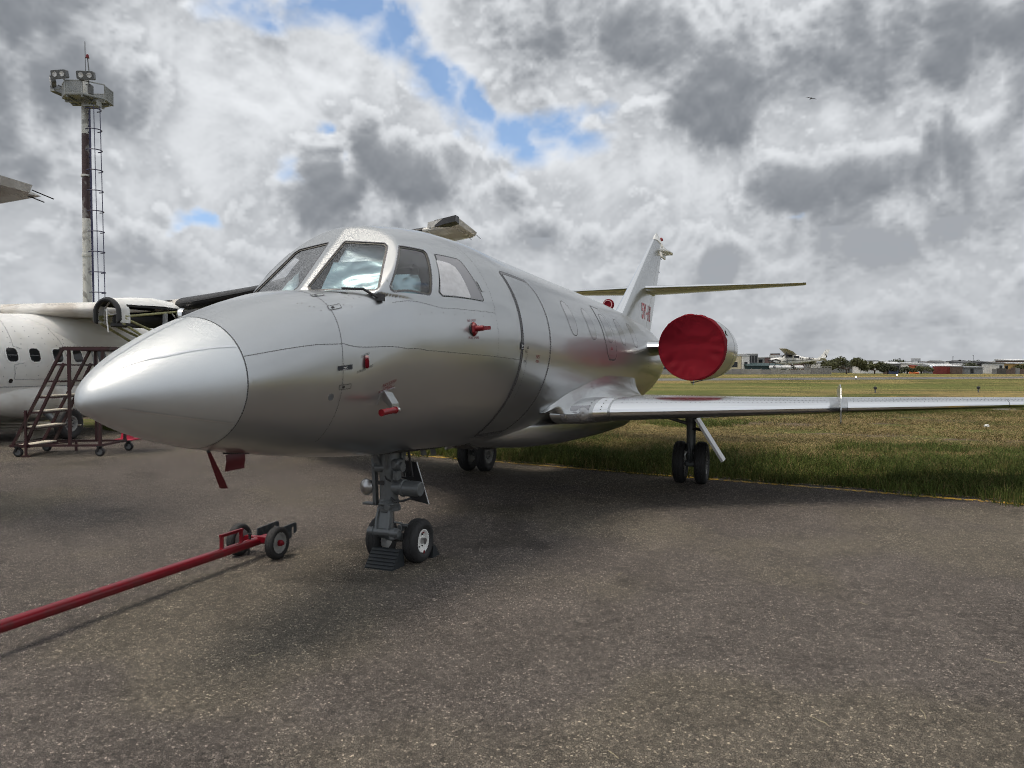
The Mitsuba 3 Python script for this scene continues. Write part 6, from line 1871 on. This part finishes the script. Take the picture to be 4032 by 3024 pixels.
def blades(n, w, h, wid, lean, seed):
    r = np.random.default_rng(seed)
    p = np.c_[r.uniform(-w / 2, w / 2, (n, 2)), np.zeros(n)]
    cl = meshkit.noise(np.c_[p[:, :2] * 3.2, 0 * p[:, 0]], seed)
    hh = h * r.uniform(.45, 1.15, n) * (.45 + 1.0 * cl)
    a = r.uniform(0, 2 * PI, n)
    b = r.uniform(0, 2 * PI, n)
    d = np.c_[np.cos(a), np.sin(a), 0 * a] * (hh * r.uniform(.1, lean, n))[:, None]
    sd = np.c_[np.cos(b), np.sin(b), 0 * b] * (wid * r.uniform(.6, 1.3, n))[:, None]
    up = np.c_[0 * a, 0 * a, hh]
    V = np.stack([p - sd, p + sd, p + d * .35 + up * .6 + sd * .7, p + d * .35 + up * .6 - sd * .7, p + d + up * .98], 1).reshape(-1, 3)
    i = np.arange(n)[:, None] * 5
    return trimesh.Trimesh(V, np.vstack([i + [0, 1, 2], i + [0, 2, 3], i + [3, 2, 4]]), process=False)


KINDS = {}
for nm, parts in {'lush': (('grass_green', 1500, .20, .0045, .7), ('grass_olive', 600, .15, .004, .9), ('grass_straw', 150, .17, .003, .8)),
                  'mixed': (('grass_olive', 1000, .11, .0045, 1.0), ('grass_green', 350, .11, .0045, .9), ('grass_straw', 650, .13, .004, 1.1)),
                  'dry': (('grass_straw', 1300, .10, .004, 1.3), ('grass_olive', 500, .08, .0045, 1.1))}.items():
    g = {'type': 'shapegroup'}
    for i, (m_, n_, h_, w_, l_) in enumerate(parts):
        g[f'p{i}'] = mikit.ply(blades(n_, 1.5, h_, w_, l_, 70 + i), m_, smooth=False)
    scene['tuft_' + nm] = g
r = np.random.default_rng(12)
n_g = 0
cand = []
for s_ in np.arange(-26, 34, 1.05):
    for o_ in np.r_[np.arange(.85, 9, 1.0), np.arange(9.5, 30, 1.7)]:
        P = edge(s_ + r.uniform(-.4, .4), o_ + r.uniform(-.3, .3))
        x_, y_ = P
        if y_ < 5 or abs(x_ / y_) > .80 or (x_ < -12):
            continue
        if o_ > 9 and r.uniform() < .35:
            continue
        cand.append((o_, x_, y_))
for o_, x_, y_ in cand:
    nz = float(meshkit.noise(np.array([x_ * .25, y_ * .6, 0.0]), 5))
    nz2 = float(meshkit.noise(np.array([x_ * .12 + 9, y_ * .45, 3.0]), 6))
    if o_ < 2.0 + nz:
        kind = 'lush'
    elif nz2 > .58:
        kind = 'dry'
    elif nz > .62:
        kind = 'lush'
    else:
        kind = 'mixed' if nz2 > .38 or o_ < 4 else 'dry'
    low = .55 if (5 < o_ < 10 and x_ > 3 and nz2 > .6) else 1.0
    hs = low * (1.15 if o_ < 2.6 else .85 if o_ < 6 else .75) * r.uniform(.75, 1.25)
    n_g += 1
    sc = r.uniform(.95, 1.2) * (1.0 if o_ < 9 else 1.5)
    scene[f'grass__{n_g:03d}'] = {'type': 'instance', 'shapegroup': {'type': 'ref', 'id': 'tuft_' + kind}, 'to_world': T().translate([x_, y_, -.012]).rotate([0, 0, 1], r.uniform(0, 360)).scale([sc, sc, hs])}
tag('grass', 'green and straw coloured grass growing along the apron edge', 'grass', kind='stuff')
